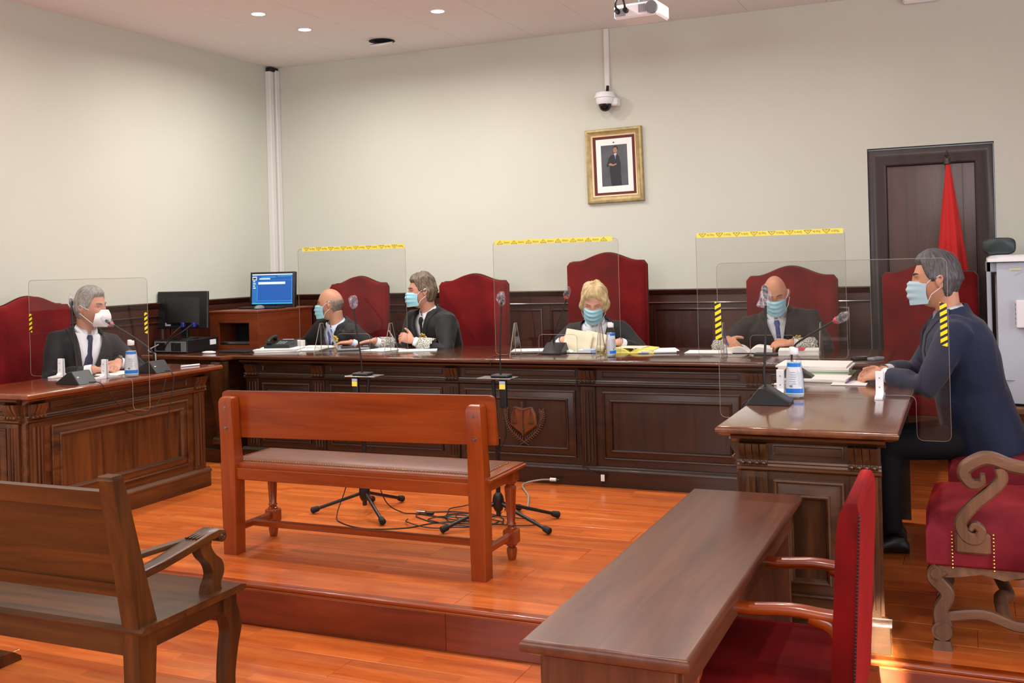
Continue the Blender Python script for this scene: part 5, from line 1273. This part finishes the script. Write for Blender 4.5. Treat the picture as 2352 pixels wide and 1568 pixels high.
def add_hand(g, wrist, d_, n_, side, curl=.5, sc_=1.0, thumb=.5, curls=None):
    wrist = V(wrist); d_ = V(d_).normalized(); n_ = V(n_); n_ = (n_-d_*n_.dot(d_)).normalized()
    s_ = d_.cross(n_) if side == 'R' else n_.cross(d_)
    def el(c, a, b, n=12): return [c+s_*math.cos(2*PI*k/n)*a+n_*math.sin(2*PI*k/n)*b for k in range(n)]
    rg = []
    for u, a, b in ((-.02, .026, .020), (.0, .026, .019), (.02, .033, .019), (.045, .039, .017), (.07, .041, .015), (.088, .040, .012), (.094, .034, .008)):
        rg.append(el(wrist+d_*u*sc_, a*sc_, b*sc_))
    g.loft(rg)
    for i, (off, L_, bs) in enumerate(((.0315, .070, .086), (.0105, .078, .090), (-.0105, .072, .087), (-.0305, .058, .080))):
        c_ = (curls[i] if curls else curl); p = wrist+(d_*bs+s_*off)*sc_; pts = [p-d_*.012*sc_, p]; rad = [.0085*sc_, .0088*sc_]
        dd = (d_+s_*off*1.6).normalized(); ang = c_*.25
        for k, fr_ in enumerate((.42, .32, .26)):
            ang += c_*(.55, .75, .5)[k]
            dv = dd*math.cos(ang)+n_*math.sin(ang); p = p+dv*L_*fr_*sc_; pts.append(p.copy()); rad.append((.0084, .0076, .0062)[k]*sc_)
        pts.append(p+dv*.003*sc_); rad.append(.003*sc_)
        g.tube(pts, rad, 9)
    p = wrist+(d_*.022+s_*.026)*sc_; pts = [p-s_*.01*sc_, p]; rad = [.012*sc_, .013*sc_]
    for k, L_ in enumerate((.036, .030, .024)):
        a = thumb*(.25+.35*k)
        dv = (d_*(.68+.12*k)+s_*(.72-.3*k*thumb)+n_*math.sin(a)*.6).normalized(); p = p+dv*L_*sc_; pts.append(p.copy()); rad.append((.0115, .0098, .0078)[k]*sc_)
    pts.append(p+dv*.003); rad.append(.004*sc_); g.tube(pts, rad, 9)
def ik(S, W, pole, l1, l2):
    v_ = W-S; D = min(v_.length, (l1+l2)*.995); dirn = v_.normalized()
    a = (l1*l1-l2*l2+D*D)/(2*D); h = math.sqrt(max(0, l1*l1-a*a)); pl = (pole-dirn*pole.dot(dirn)).normalized()
    return S+dirn*a+pl*h
SK = {}
def skin(nm, c):
    m = plain('skin_'+nm, c, .48, var=.07, vscale=14, spec=.4)
    m.node_tree.nodes['Principled BSDF'].inputs['Subsurface Weight'].default_value = .08
    m.node_tree.nodes['Principled BSDF'].inputs['Subsurface Radius'].default_value = (.02, .008, .004)
    return m
def hairmat(nm, a, b):
    m, N, L, B = newmat('hair_'+nm); tc = N.new('ShaderNodeAttribute'); tc.attribute_name = 'strand'; mp = N.new('ShaderNodeMapping')
    L.new(tc.outputs['Vector'], mp.inputs['Vector']); n = N.new('ShaderNodeTexNoise'); n.inputs['Scale'].default_value = 1; n.inputs['Detail'].default_value = 4
    L.new(mp.outputs['Vector'], n.inputs['Vector']); r_ = N.new('ShaderNodeValToRGB'); r_.color_ramp.elements[0].position = .35; r_.color_ramp.elements[1].position = .65
    r_.color_ramp.elements[0].color = srgb(a); r_.color_ramp.elements[1].color = srgb(b); L.new(n.outputs['Fac'], r_.inputs['Fac']); L.new(r_.outputs['Color'], B.inputs['Base Color'])
    B.inputs['Roughness'].default_value = .5; b_ = N.new('ShaderNodeBump'); b_.inputs['Strength'].default_value = .6; b_.inputs['Distance'].default_value = .003
    L.new(n.outputs['Fac'], b_.inputs['Height']); L.new(b_.outputs['Normal'], B.inputs['Normal']); return m
def lace():
    m, N, L, B = newmat('lace'); tc = N.new('ShaderNodeTexCoord'); vo = N.new('ShaderNodeTexVoronoi'); vo.inputs['Scale'].default_value = 130
    L.new(tc.outputs['Object'], vo.inputs['Vector']); r_ = N.new('ShaderNodeValToRGB'); r_.color_ramp.elements[0].position = .30; r_.color_ramp.elements[1].position = .55
    r_.color_ramp.elements[0].color = srgb((222, 220, 210)); r_.color_ramp.elements[1].color = srgb((120, 118, 108))
    L.new(vo.outputs['Distance'], r_.inputs['Fac']); L.new(r_.outputs['Color'], B.inputs['Base Color']); B.inputs['Roughness'].default_value = .8; return m
M['lace'] = lace()
M['mask_b'] = plain('mask_blue', (156, 208, 222), .75, spec=.2); M['mask_p'] = plain('mask_pale', (176, 208, 220), .75, spec=.2); M['mask_w'] = plain('mask_white', (236, 236, 238), .75, spec=.2)
M['strap'] = plain('elastic', (235, 238, 240), .7)
M['robe'] = plain('black_robe_cloth', (15, 15, 17), .8, sheen=.08, bump=.2, bscale=300)
M['suit_d'] = plain('dark_suit_cloth', (20, 21, 26), .8, sheen=.08, bump=.2, bscale=300)
M['suit_b'] = plain('blue_suit_cloth', (19, 31, 60), .8, sheen=.12, bump=.2, bscale=300)
M['jack_w'] = plain('charcoal_jacket_cloth', (26, 27, 31), .8, sheen=.08, bump=.2, bscale=300)
M['shirt'] = plain('white_shirt', (232, 234, 240), .75, spec=.2); M['shirt_b'] = plain('pale_blue_shirt', (196, 208, 232), .75, spec=.2)
M['navy'] = plain('navy_tie', (26, 30, 72), .5); M['tie_b'] = plain('blue_tie', (70, 88, 150), .5); M['tie_k'] = plain('black_tie', (20, 20, 24), .5)
M['eyew'] = plain('eye_white', (222, 216, 210), .2); M['iris'] = plain('iris', (48, 34, 26), .2)
def person(label, hip, head, face, torso, hands, outfit, hairst, hm, sk, pitch=0, roll=0, mask='blue', brow=(70, 60, 52), closed=False, seed=1, wid=1.0, badge=None, hs=1.0, poles=None, dep=1.0):
    H = V(hip); t = thing('person', label, 'person', (H.x, H.y, 0))
    face = V((face[0], face[1], 0)).normalized(); F = V((torso[0], torso[1], 0)).normalized(); Z = V((0, 0, 1)); Lf = Z.cross(F)
    # head matrix (columns: x, y, z of the head; the face looks along -y)
    hx = (-face).cross(Z)
    Rm = Matrix((hx, -face, Z)).transposed().to_4x4()
    HM = Matrix.Translation(V(head)) @ Rm @ Matrix.Rotation(math.radians(roll), 4, 'Y') @ Matrix.Rotation(math.radians(pitch), 4, 'X') @ Matrix.Scale(hs, 4)
    nk = HM @ V((0, .035, -.085)); Nb = nk*.55+(H+V((0, 0, nk.z-H.z)))*.0+nk*.45-Z*.075-F*.012
    U = (Nb-H).normalized(); Lx = (Lf-U*Lf.dot(U)).normalized(); Fw = Lx.cross(U)
    SL = (Nb-H).length
    prof = [(-.12, .160, .125), (0, .170, .130), (.18, .165, .125), (.38, .155, .118), (.6, .172, .122), (.78, .188, .118), (.89, .178, .098), (.95, .125, .075), (1.0, .070, .062)]
    def spine(s): return H+(Nb-H)*s
    def ring(s, rx, ry, n=28): 
        c = spine(s); dd_ = dep if s < .93 else 1.0; return [c+Lx*math.cos(2*PI*k/n)*rx*(wid if s < .97 else 1)+Fw*math.sin(2*PI*k/n)*ry*dd_ for k in range(n)]
    def rxy(s):
        for a, b in zip(prof[:-1], prof[1:]):
            if s <= b[0]:
                q = (s-a[0])/(b[0]-a[0]); return a[1]+(b[1]-a[1])*q, (a[2]+(b[2]-a[2])*q)*(dep if s < .93 else 1)
        return prof[-1][1:]
    # ---- body: one continuous surface
    g = G(); g.loft([ring(*p) for p in prof])
    g.tube([Nb-U*.05, Nb, (Nb+nk)/2, nk+(HM.to_3x3() @ V((0, 0, .03)))], [.075, .060, .055, .055], 16)
    rg = []
    for i, ds in spheredirs(56, 44): rg.append([HM @ headpt(*q) for q in ds])
    g.loft(rg)
    for sx in (-1, 1):
        e = G(); e.ball((0, 0, 0), (.009, .019, .031), 12, 10); e.xf(HM @ Matrix.Translation((sx*.078, .008, -.004)) @ Matrix.Rotation(math.radians(12), 4, 'X') @ Matrix.Rotation(math.radians(sx*22), 4, 'Z')); g.join(e)
        e = G(); e.tube([HM @ V(q) for q in ((sx*.084, .004, -.02), (sx*.092, .016, -.004), (sx*.092, .022, .012), (sx*.086, .016, .026), (sx*.080, .002, .026))], .0045, 6); g.join(e)
    arms = {}
    for side, W_, fd, pn, cu in hands:
        sg = 1 if side == 'L' else -1; W_ = V(W_)
        S = Nb-U*.060+Lx*sg*.172*wid
        pole = (Lx*sg*.75-Z*.7-Fw*.15) if not (poles and side in poles) else V(poles[side])
        E_ = ik(S, W_, pole, .29, .27)
        if (W_-S).length > .555: E_ = S+(W_-S)*.51; 
        arms[side] = (S, E_, W_, V(fd).normalized(), pn, cu)
        g.tube([S-Lx*sg*.03, S, (S+E_)/2, E_, (E_*.6+W_*.4), W_, W_+V(fd).normalized()*.01], [.05, .056, .048, .042, .040, .027, .026], 14)
        kw = {} if not isinstance(cu, (list, tuple)) else dict(curls=cu)
        add_hand(g, W_, fd, pn, side, cu if not kw else .5, 1.0, **kw)
    g.v = [tuple(V(p)-t.location) for p in g.v]
    b = obm('body', remesh('body', g, .0042, sk, 2, .5), t)
    # ---- face
    def hg(nm, g, mat, par=None, **k): g.xf(HM); return ob(nm, g, mat, par or t, **k)
    for sx in (-1, 1):
        ex = sx*.031; ey = face_y(ex, .011)
        g = G(); g.ball((ex, ey+.0085, .011), .0118, 16, 12); e_ = hg('eye', g, sk if closed else M['eyew'], angle=180)
        if not closed:
            g = G(); g.ball((ex, ey-.0005, .011), (.0058, .0035, .0058), 12, 8); hg('iris', g, M['iris'], e_)
            g = G(); g.ball((ex, ey+.0085, .0155), (.0135, .0125, .0105), 14, 10); hg('eyelid', g, sk, e_, angle=180)
        else:
            g = G(); g.tube([(ex+.013*u, ey-.0025+.004*abs(u), .0085+.003*abs(u)) for u in (-1, -.5, 0, .5, 1)], .0013, 5); hg('eyelashes', g, M['iris'], e_)
        g = G(); g.tube([(sx*(.012+.036*u), face_y(sx*(.012+.036*u), .033)-.001, .030+.007*math.sin(u*2.4)) for u in [k/6 for k in range(7)]], [.0025, .0038, .0042, .004, .0036, .0028, .0015], 6); hg('eyebrow', g, plain('brow_%d' % brow[0], brow, .7), angle=180)
    g = hair_geo(hairst, seed); ho = hg('hair', g, hm, angle=180)
    at_ = ho.data.attributes.new('strand', 'FLOAT_VECTOR', 'POINT'); at_.data.foreach_set('vector', [c for q in STR for c in q])
    # ---- mask
    if mask == 'ffp2':
        rg = []
        for i in range(15):
            v_ = i/14; z = -.004-.112*v_; row = []
            for k in range(25):
                u = -1+2*k/24; wv = (.020+.052*math.sin(min(1, v_*1.6+.08)*PI/2)) if v_ < .6 else .072-.030*((v_-.6)/.4)**2
                nose = .128+.028*math.sin(PI*min(1, max(0, v_*.95+.08)))
                row.append((wv*u, -nose+.075*abs(u)**1.25*(1 if v_ > .1 else .8), z))
            rg.append(row)
        mm = M['mask_w']
    else:
        rg = []
        for i in range(25):
            v_ = i/24; z = .004-.112*v_; row = []
            pl = .0035*math.sin(v_*PI*7) if .15 < v_ < .85 else 0
            for k in range(29):
                u = -1+2*k/28; wv = .070-.006*v_; 
                d0 = .1215+.008*math.sin(PI*min(1, v_*1.1))+.005*gs(u, .35)*(1-v_) - (.008 if v_ < .05 else 0)
                row.append((wv*u, -d0+.078*abs(u)**2.3-pl*(1-u*u), z+.006*u*u*(1 if v_ < .5 else -1)*0+.010*u*u*(1-2*v_)*-.6))
            rg.append(row)
        mm = M['mask_b'] if mask == 'blue' else M['mask_p']
    g = G(); g.loft(rg, caps=False, closed=False); g.xf(HM); g.v = [tuple(V(p)-t.location) for p in g.v]
    mk = obm('face_mask', evalmesh('face_mask', g, [('SOLIDIFY', dict(thickness=.0022)), ('SUBSURF', dict(levels=1))], mm), t)
    for sx in (-1, 1):
        for ki, zz in ((2, .024), (len(rg)-4, -.028)):
            a = V(rg[ki][-1 if sx > 0 else 0]); g = G(); g.tube([HM @ a, HM @ V((sx*.080, -.030, a.z*.5+zz*.5)), HM @ V((sx*.088, .012, zz))], .0018, 5)
            ob('ear_loop', g, M['strap'], mk)
    # ---- clothes
    robe = outfit['kind'] == 'robe'; cm = outfit['mat']
    g = G(); k_ = 1.10 if not robe else 1.20
    g.loft([ring(s, rx*k_+.006, ry*k_+.008) for s, rx, ry in [(-.16, .185 if robe else .165, .14)]+prof[1:6]+[(.90, .180, .100), (.965, .128, .088), (1.01, .090, .080), (1.06, .080, .074)]])
    for side, (S, E_, W_, fd, pn, cu) in arms.items():
        sg = 1 if side == 'L' else -1
        r_ = (.078, .082, .070, .066, .062, .062) if robe else tuple(q*(1.12 if dep > 1 else 1) for q in (.070, .070, .060, .056, .049, .041))
        g.tube([S-Lx*sg*.05, S, (S+E_)/2, E_, E_*.55+W_*.45, E_*(.16 if not robe else .34)+W_*(.84 if not robe else .66)], r_, 16)
    mods = [('REMESH', dict(mode='VOXEL', voxel_size=.0085)), ('SMOOTH', dict(iterations=5, factor=.6))]
    me = evalmesh('t', g, mods, cm)
    bm = bmesh.new(); bm.from_mesh(me); bmesh.ops.recalc_face_normals(bm, faces=bm.faces); bm.normal_update()
    for v_ in bm.verts:   # cloth folds
        q = v_.co; n1 = noise.noise(V((q.x*9, q.y*9, q.z*5))+V((seed*3, 0, 0))); n2 = noise.noise(V((q.x*22, q.y*22, q.z*11)))
        v_.co = q+v_.normal*((.012 if robe else .008)*n1+(.005 if robe else .0035)*n2)
    Vd, Vw = outfit.get('v', (.22, .07))
    def loc(c): q = c-Nb; return q.dot(Lx), q.dot(Fw), q.dot(U)
    for sg in (-1, 1):
        for off in (0, .042):
            ed = (U*Vd+Lx*sg*Vw).normalized(); nn = ed.cross(Fw).normalized(); pc = Nb-U*Vd+Lx*sg*(.012+off)
            fr_ = [f_ for f_ in bm.faces if loc(f_.calc_center_median())[1] > -.01 and -Vd-.03 < loc(f_.calc_center_median())[2]]
            gm = list({e for f_ in fr_ for e in f_.edges})+list({v_ for f_ in fr_ for v_ in f_.verts})+fr_
            bmesh.ops.bisect_plane(bm, geom=gm, dist=.0004, plane_co=pc, plane_no=nn)
    dele, lap = [], []
    for f_ in bm.faces:
        a, b_, h = loc(f_.calc_center_median())
        inside = b_ > .0 and -Vd < h and abs(a) < .012+Vw*(h+Vd)/Vd
        if inside or (h > -.03 and math.hypot(a, b_) < .078 and f_.normal.dot(U) > .5): dele.append(f_)
        elif b_ > .0 and -Vd < h < .035 and abs(a) < .012+Vw*(h+Vd)/Vd+.042: lap.append(f_)
    lv = {}; lg = G()
    for f_ in lap:
        for v_ in f_.verts:
            if v_ not in lv: lv[v_] = len(lg.v); lg.v.append(tuple(v_.co+v_.normal*.005))
        lg.f.append(tuple(lv[v_] for v_ in f_.verts))
    bmesh.ops.delete(bm, geom=dele, context='FACES'); 
    g = G(); bm.verts.index_update(); g.v = [tuple(v_.co-t.location) for v_ in bm.verts]; g.f = [tuple(v_.index for v_ in f_.verts) for f_ in bm.faces]; bm.free(); bpy.data.meshes.remove(me)
    jk = obm(outfit['name'], evalmesh(outfit['name'], g, [('SOLIDIFY', dict(thickness=.004))], cm), t)
    if lg.f:
        lg.v = [tuple(V(p)-t.location) for p in lg.v]
        obm('lapel', evalmesh('lapel', lg, [('SOLIDIFY', dict(thickness=.005))], cm), jk)
    g = G(); g.loft([ring(s, rx*1.035+.003, ry*1.035+.004) for s, rx, ry in prof[1:-1]+[(1.0, .076, .070)]]); sh = ob('shirt', g, outfit.get('shirt', M['shirt']), t, angle=180)
    # collar: band with two points in front
    g = G(); n = 30; lo, hi, fold = [], [], []
    for k in range(n+1):
        a = -PI/2+.16+(2*PI-.32)*k/n; ca, sa = math.cos(a), math.sin(a); front = max(0, -math.sin(a-0))
        dirv = Lx*ca-Fw*sa*1.0
        dirv = Lx*math.cos(a)+Fw*(-math.sin(a)); fr = max(0, dirv.dot(Fw))
        base = Nb+U*(.000+.014*(1-fr))
        lo.append(base+dirv*(.070)+U*(-.012)); hi.append(base+dirv*.0645+U*.028-Fw*0); fold.append(base+dirv*(.077+.014*fr**6)-U*(.006+.042*fr**5))
    g.loft([lo, hi, fold], caps=False, closed=False); g.v = [tuple(V(p)-t.location) for p in g.v]
    obm('collar', evalmesh('collar', g, [('SOLIDIFY', dict(thickness=.0025))], outfit.get('shirt', M['shirt'])), sh)
    if outfit.get('tie'):
        rr = []
        for s, wv, th in ((1.0, .014, .012), (.965, .020, .014), (.93, .013, .010), (.90, .015, .006), (.7, .026, .005), (.5, .034, .005), (.38, .036, .005)):
            rx, ry = rxy(s); c = spine(s)+Fw*(ry*1.035+.010+(.012 if s > .92 else 0))
            rr.append([c+Lx*wv-Fw*th, c+Lx*wv*.6+Fw*th*.6, c-Lx*wv*.6+Fw*th*.6, c-Lx*wv-Fw*th])
        g = G(); g.loft(rr); ob('tie', g, outfit['tie'], t, angle=60)
    for side, (S, E_, W_, fd, pn, cu) in arms.items():
        ax = (W_-E_).normalized()
        g = G(); g.tube([W_-ax*.050, W_-ax*.006], [.037, .0345], 18, caps=False); g.tube([W_-ax*.006, W_-ax*.05], [.0315, .033], 18, caps=False); ob('shirt_cuff', g, outfit.get('shirt', M['shirt']), t)
        if robe and outfit.get('lace', True):
            rr = []; u_ = ax.orthogonal().normalized(); w_ = ax.cross(u_)
            for q, r_ in ((.035, .044), (.06, .052), (.095, .064), (.13, .074), (.145, .077)):
                rr.append([W_-ax*(q+(.006*math.cos(12*2*PI*k/48) if q > .12 else 0))+(u_*math.cos(2*PI*k/48)+w_*math.sin(2*PI*k/48))*r_*(1+.035*math.sin(12*2*PI*k/48)*(q/.145)) for k in range(48)])
            g = G(); g.loft(rr, caps=False); g.v = [tuple(V(p)-t.location) for p in g.v]
            obm('lace_cuff', evalmesh('lace_cuff', g, [('SOLIDIFY', dict(thickness=.003))], M['lace']), t)
    if badge:
        s, a = badge; rx, ry = rxy(s); al = a/(rx*1.2); c = spine(s)+Lx*a+Fw*((ry*1.2+.008)*math.sqrt(max(.1, 1-al*al))+.048)
        nrm = (Fw+Lx*al*.6).normalized(); u_ = U; w_ = nrm.cross(U)
        def disc(r0, lob, h0, h1, n=48): return [[c+nrm*h+(u_*math.cos(2*PI*k/n)+w_*math.sin(2*PI*k/n))*(r0*(1+lob*math.cos(8*2*PI*k/n)))*q for k in range(n)] for h, q in ((h0, 1), (h1, .9))]
        g = G(); g.loft(disc(.033, .14, 0, .004)); bd = ob('badge', g, plain('badge_gold', (212, 186, 90), .35, .5), t)
        g = G(); g.loft(disc(.018, .0, .003, .007)); ob('badge_centre', g, plain('badge_centre', (150, 96, 40), .4, .4), bd)
    # ---- legs and shoes
    g = G(); g.loft([ring(s, rx*1.05, ry*1.05, 16) for s, rx, ry in ((-.16, .15, .12), (0, .175, .135), (.2, .172, .13))])
    for sg in (-1, 1):
        h_ = H+Lf*sg*.09-Z*.02; kn = H+F*.43+Lf*sg*.12; kn.z = .50; an = kn-F*.02; an.z = .10
        g.tube([h_-F*.04, h_, (h_+kn)/2, kn], [.085, .088, .078, .062], 14); g.tube([kn+Z*.01, (kn+an)/2, an], [.060, .054, .044], 14)
    g.v = [tuple(V(p)-t.location) for p in g.v]
    obm('trousers', remesh('trousers', g, .014, outfit.get('legs', cm), 3), t)
    for sg in (-1, 1):
        an = H+F*.41+Lf*sg*.12; g = G(); rr = []
        for u, wv, hh in ((-.07, .025, .05), (-.05, .036, .085), (0, .038, .095), (.07, .044, .06), (.13, .044, .045), (.17, .034, .035), (.185, .015, .02)):
            c = V((an.x, an.y, 0))+F*u; rr.append([c+Lf*wv*math.cos(q)+Z*(.004+hh*(.5+.5*math.sin(q))) for q in [2*PI*k/14 for k in range(14)]])
        g.loft(rr); ob('shoe', g, M['black'], t)
    return t, HM, arms

hm_grey = hairmat('grey', (104, 101, 98), (172, 168, 162)); hm_salt = hairmat('salt', (46, 43, 44), (96, 92, 95)); hm_brown = hairmat('brown', (50, 42, 34), (124, 106, 84))
hm_blond = hairmat('blond', (176, 148, 100), (226, 204, 156)); hm_ring = hairmat('ring', (96, 84, 74), (140, 124, 108))
# grey haired man at the left desk: turned to the court, one hand on the desk
person('grey haired man in a dark suit and white cup mask behind the left desk', (-5.34, 5.02, .53), (-5.17, 5.04, 1.195), (1, .14), (1, -.42),
       [('L', (-5.00, 5.09, .845), (.45, -.85, -.28), (-.15, -.25, -1), .38), ('R', (-4.97, 4.86, .82), (.45, .85, -.1), (0, 0, -1), .3)],
       dict(kind='suit', name='suit_jacket', mat=M['suit_d'], tie=M['navy'], v=(.30, .075)), 'short', hm_grey, skin('a', (196, 140, 116)), pitch=4, roll=-3, mask='ffp2', brow=(120, 112, 104), seed=1, poles={'L': (.1, .8, -.5)})
# bald man in robe, looking away to the left
person('bald man in a black robe with gold badge looking away to the left', (-4.62, 7.28, .52), (-4.66, 7.02, 1.115), (-.86, -.34), (-.35, -.94),
       [('R', (-4.86, 6.86, .82), (-.3, -.9, 0), (0, 0, -1), .35), ('L', (-4.42, 6.93, .82), (-.9, -.4, 0), (0, 0, -1), .4)],
       dict(kind='robe', name='robe', mat=M['robe'], shirt=M['shirt_b'], tie=M['tie_b'], v=(.22, .06), lace=False), 'bald', hm_ring, skin('b', (190, 136, 108)), pitch=3, mask='blue', brow=(110, 90, 74), seed=2, badge=(.93, .10))
# curly haired man in robe
person('curly haired man in a black robe with lace cuffs holding a pen', (-3.72, 7.25, .55), (-3.82, 7.00, 1.205), (-.82, -.70), (-.42, -.9),
       [('R', (-4.13, 6.80, .845), (-.97, -.15, -.12), (0, -.15, -1), .32), ('L', (-3.78, 6.78, .85), (-.75, -.45, .35), (-.6, .6, -.4), 1.15)],
       dict(kind='robe', name='robe', mat=M['robe'], tie=M['tie_k'], v=(.20, .055)), 'curly', hm_brown, skin('c', (192, 136, 112)), pitch=2, mask='blue', brow=(70, 56, 46), seed=3, wid=1.08, badge=(.80, .09), poles={'L': (1, .2, -.45), 'R': (.2, .6, -1)})
g = G(); g.tube([(-3.895, 6.70, .86), (-3.935, 6.685, .935)], .0045, 8); solo('ballpoint_pen', g, M['cabgrey'], 'grey pen held upright by the curly haired man', 'pen')
# blonde woman
person('blonde woman in a dark jacket and white shirt reading papers in the tallest chair', (-2.46, 7.30, .50), (-2.435, 7.00, 1.105), (.22, -.97), (.12, -1),
       [('R', (-2.60, 6.80, .86), (.55, -.62, .1), (.75, .45, -.5), .75), ('L', (-2.19, 6.79, .85), (-.82, -.3, -.1), (-.3, .3, -.9), .7)],
       dict(kind='suit', name='jacket', mat=M['jack_w'], v=(.24, .085)), 'bob', hm_blond, skin('d', (214, 160, 136)), pitch=23, roll=4, mask='blue', brow=(150, 120, 90), closed=True, seed=4, wid=.98, hs=1.04)
t = thing('held_papers', 'large beige paper sheets held up by the blonde woman', 'papers', (-2.47, 6.70, .82))
def held(x0, z0, w_, h_, y0, tilt, seed):
    rr = []
    for k in range(13):
        u = k/12; rr.append([(x0+w_*u+.012*j, y0+.02*math.sin(u*2.6+seed)-.07*(1-j), z0+h_*j-tilt*u) for j in (0, .33, .66, 1)])
    g = G(); g.loft(rr, caps=False, closed=False); g.v = [tuple(V(p)-t.location) for p in g.v]
    return obm('sheet', evalmesh('sheet', g, [('SOLIDIFY', dict(thickness=.001))], M['paper2']), t)
held(-2.545, .815, .19, .135, 6.70, .035, 0); held(-2.42, .825, .16, .11, 6.73, .03, 1.4)
# bald man reading
person('bald man in black robe reading an open book, pen in hand', (-1.13, 7.30, .54), (-1.165, 6.98, 1.155), (.10, -1), (.10, -1),
       [('R', (-1.45, 6.82, .865), (.45, -.72, -.25), (.6, .3, -.7), .9), ('L', (-1.045, 6.80, .85), (-.92, -.28, -.02), (-.1, .35, -.9), .75)],
       dict(kind='robe', name='robe', mat=M['robe'], tie=M['tie_b'], v=(.16, .05)), 'bald', hm_ring, skin('e', (196, 138, 108)), pitch=24, roll=-2, mask='blue', brow=(90, 74, 62), closed=True, seed=5, wid=1.12, badge=(.80, .12))
g = G(); g.tube([(-1.435, 6.74, .835), (-1.475, 6.76, .955)], .005, 8); solo('ballpoint_pen', g, plain('pen_blue', (50, 66, 150), .3), 'blue pen in the hand of the bald reading man', 'pen')
# man in the blue suit, profile, hands clasped
person('dark haired man in a blue suit in profile at the right desk', (.045, 5.34, .56), (-.135, 5.30, 1.275), (-1, -.08), (-1, -.10),
       [('R', (-.385, 5.335, .838), (-.93, -.1, -.12), (-.15, -.5, -.8), .85), ('L', (-.375, 5.235, .835), (-.95, .28, -.08), (.1, .5, -.8), .8)],
       dict(kind='suit', name='suit_jacket', mat=M['suit_b'], tie=M['tie_k'], v=(.26, .06), legs=plain('dark_trousers', (14, 17, 26), .85)), 'short', hm_salt, skin('f', (200, 142, 112)), pitch=2, mask='pale', brow=(52, 44, 40), seed=6, wid=1.12, hs=1.03, dep=1.18)  # trousers darker than the jacket: shadow by the desk put into their colour
# wrist watch of the grey haired man
t = thing('wrist_watch', 'steel wrist watch on the raised wrist of the grey haired man', 'watch', (-5.00, 5.10, .84))
g = G(); c = V((-5.01, 5.105, .848)); ax = V((.45, -.85, -.28)).normalized(); g.tube([c-ax*.007, c+ax*.007], .0305, 20, caps=False); g.tube([c+ax*.007, c-ax*.007], .0275, 20, caps=False); ob('band', g, M['steel'], t)
g = G(); g.tube([c+V((.012, .004, .026)), c+V((.015, .005, .034))], .014, 16); ob('watch_case', g, M['steel'], t)
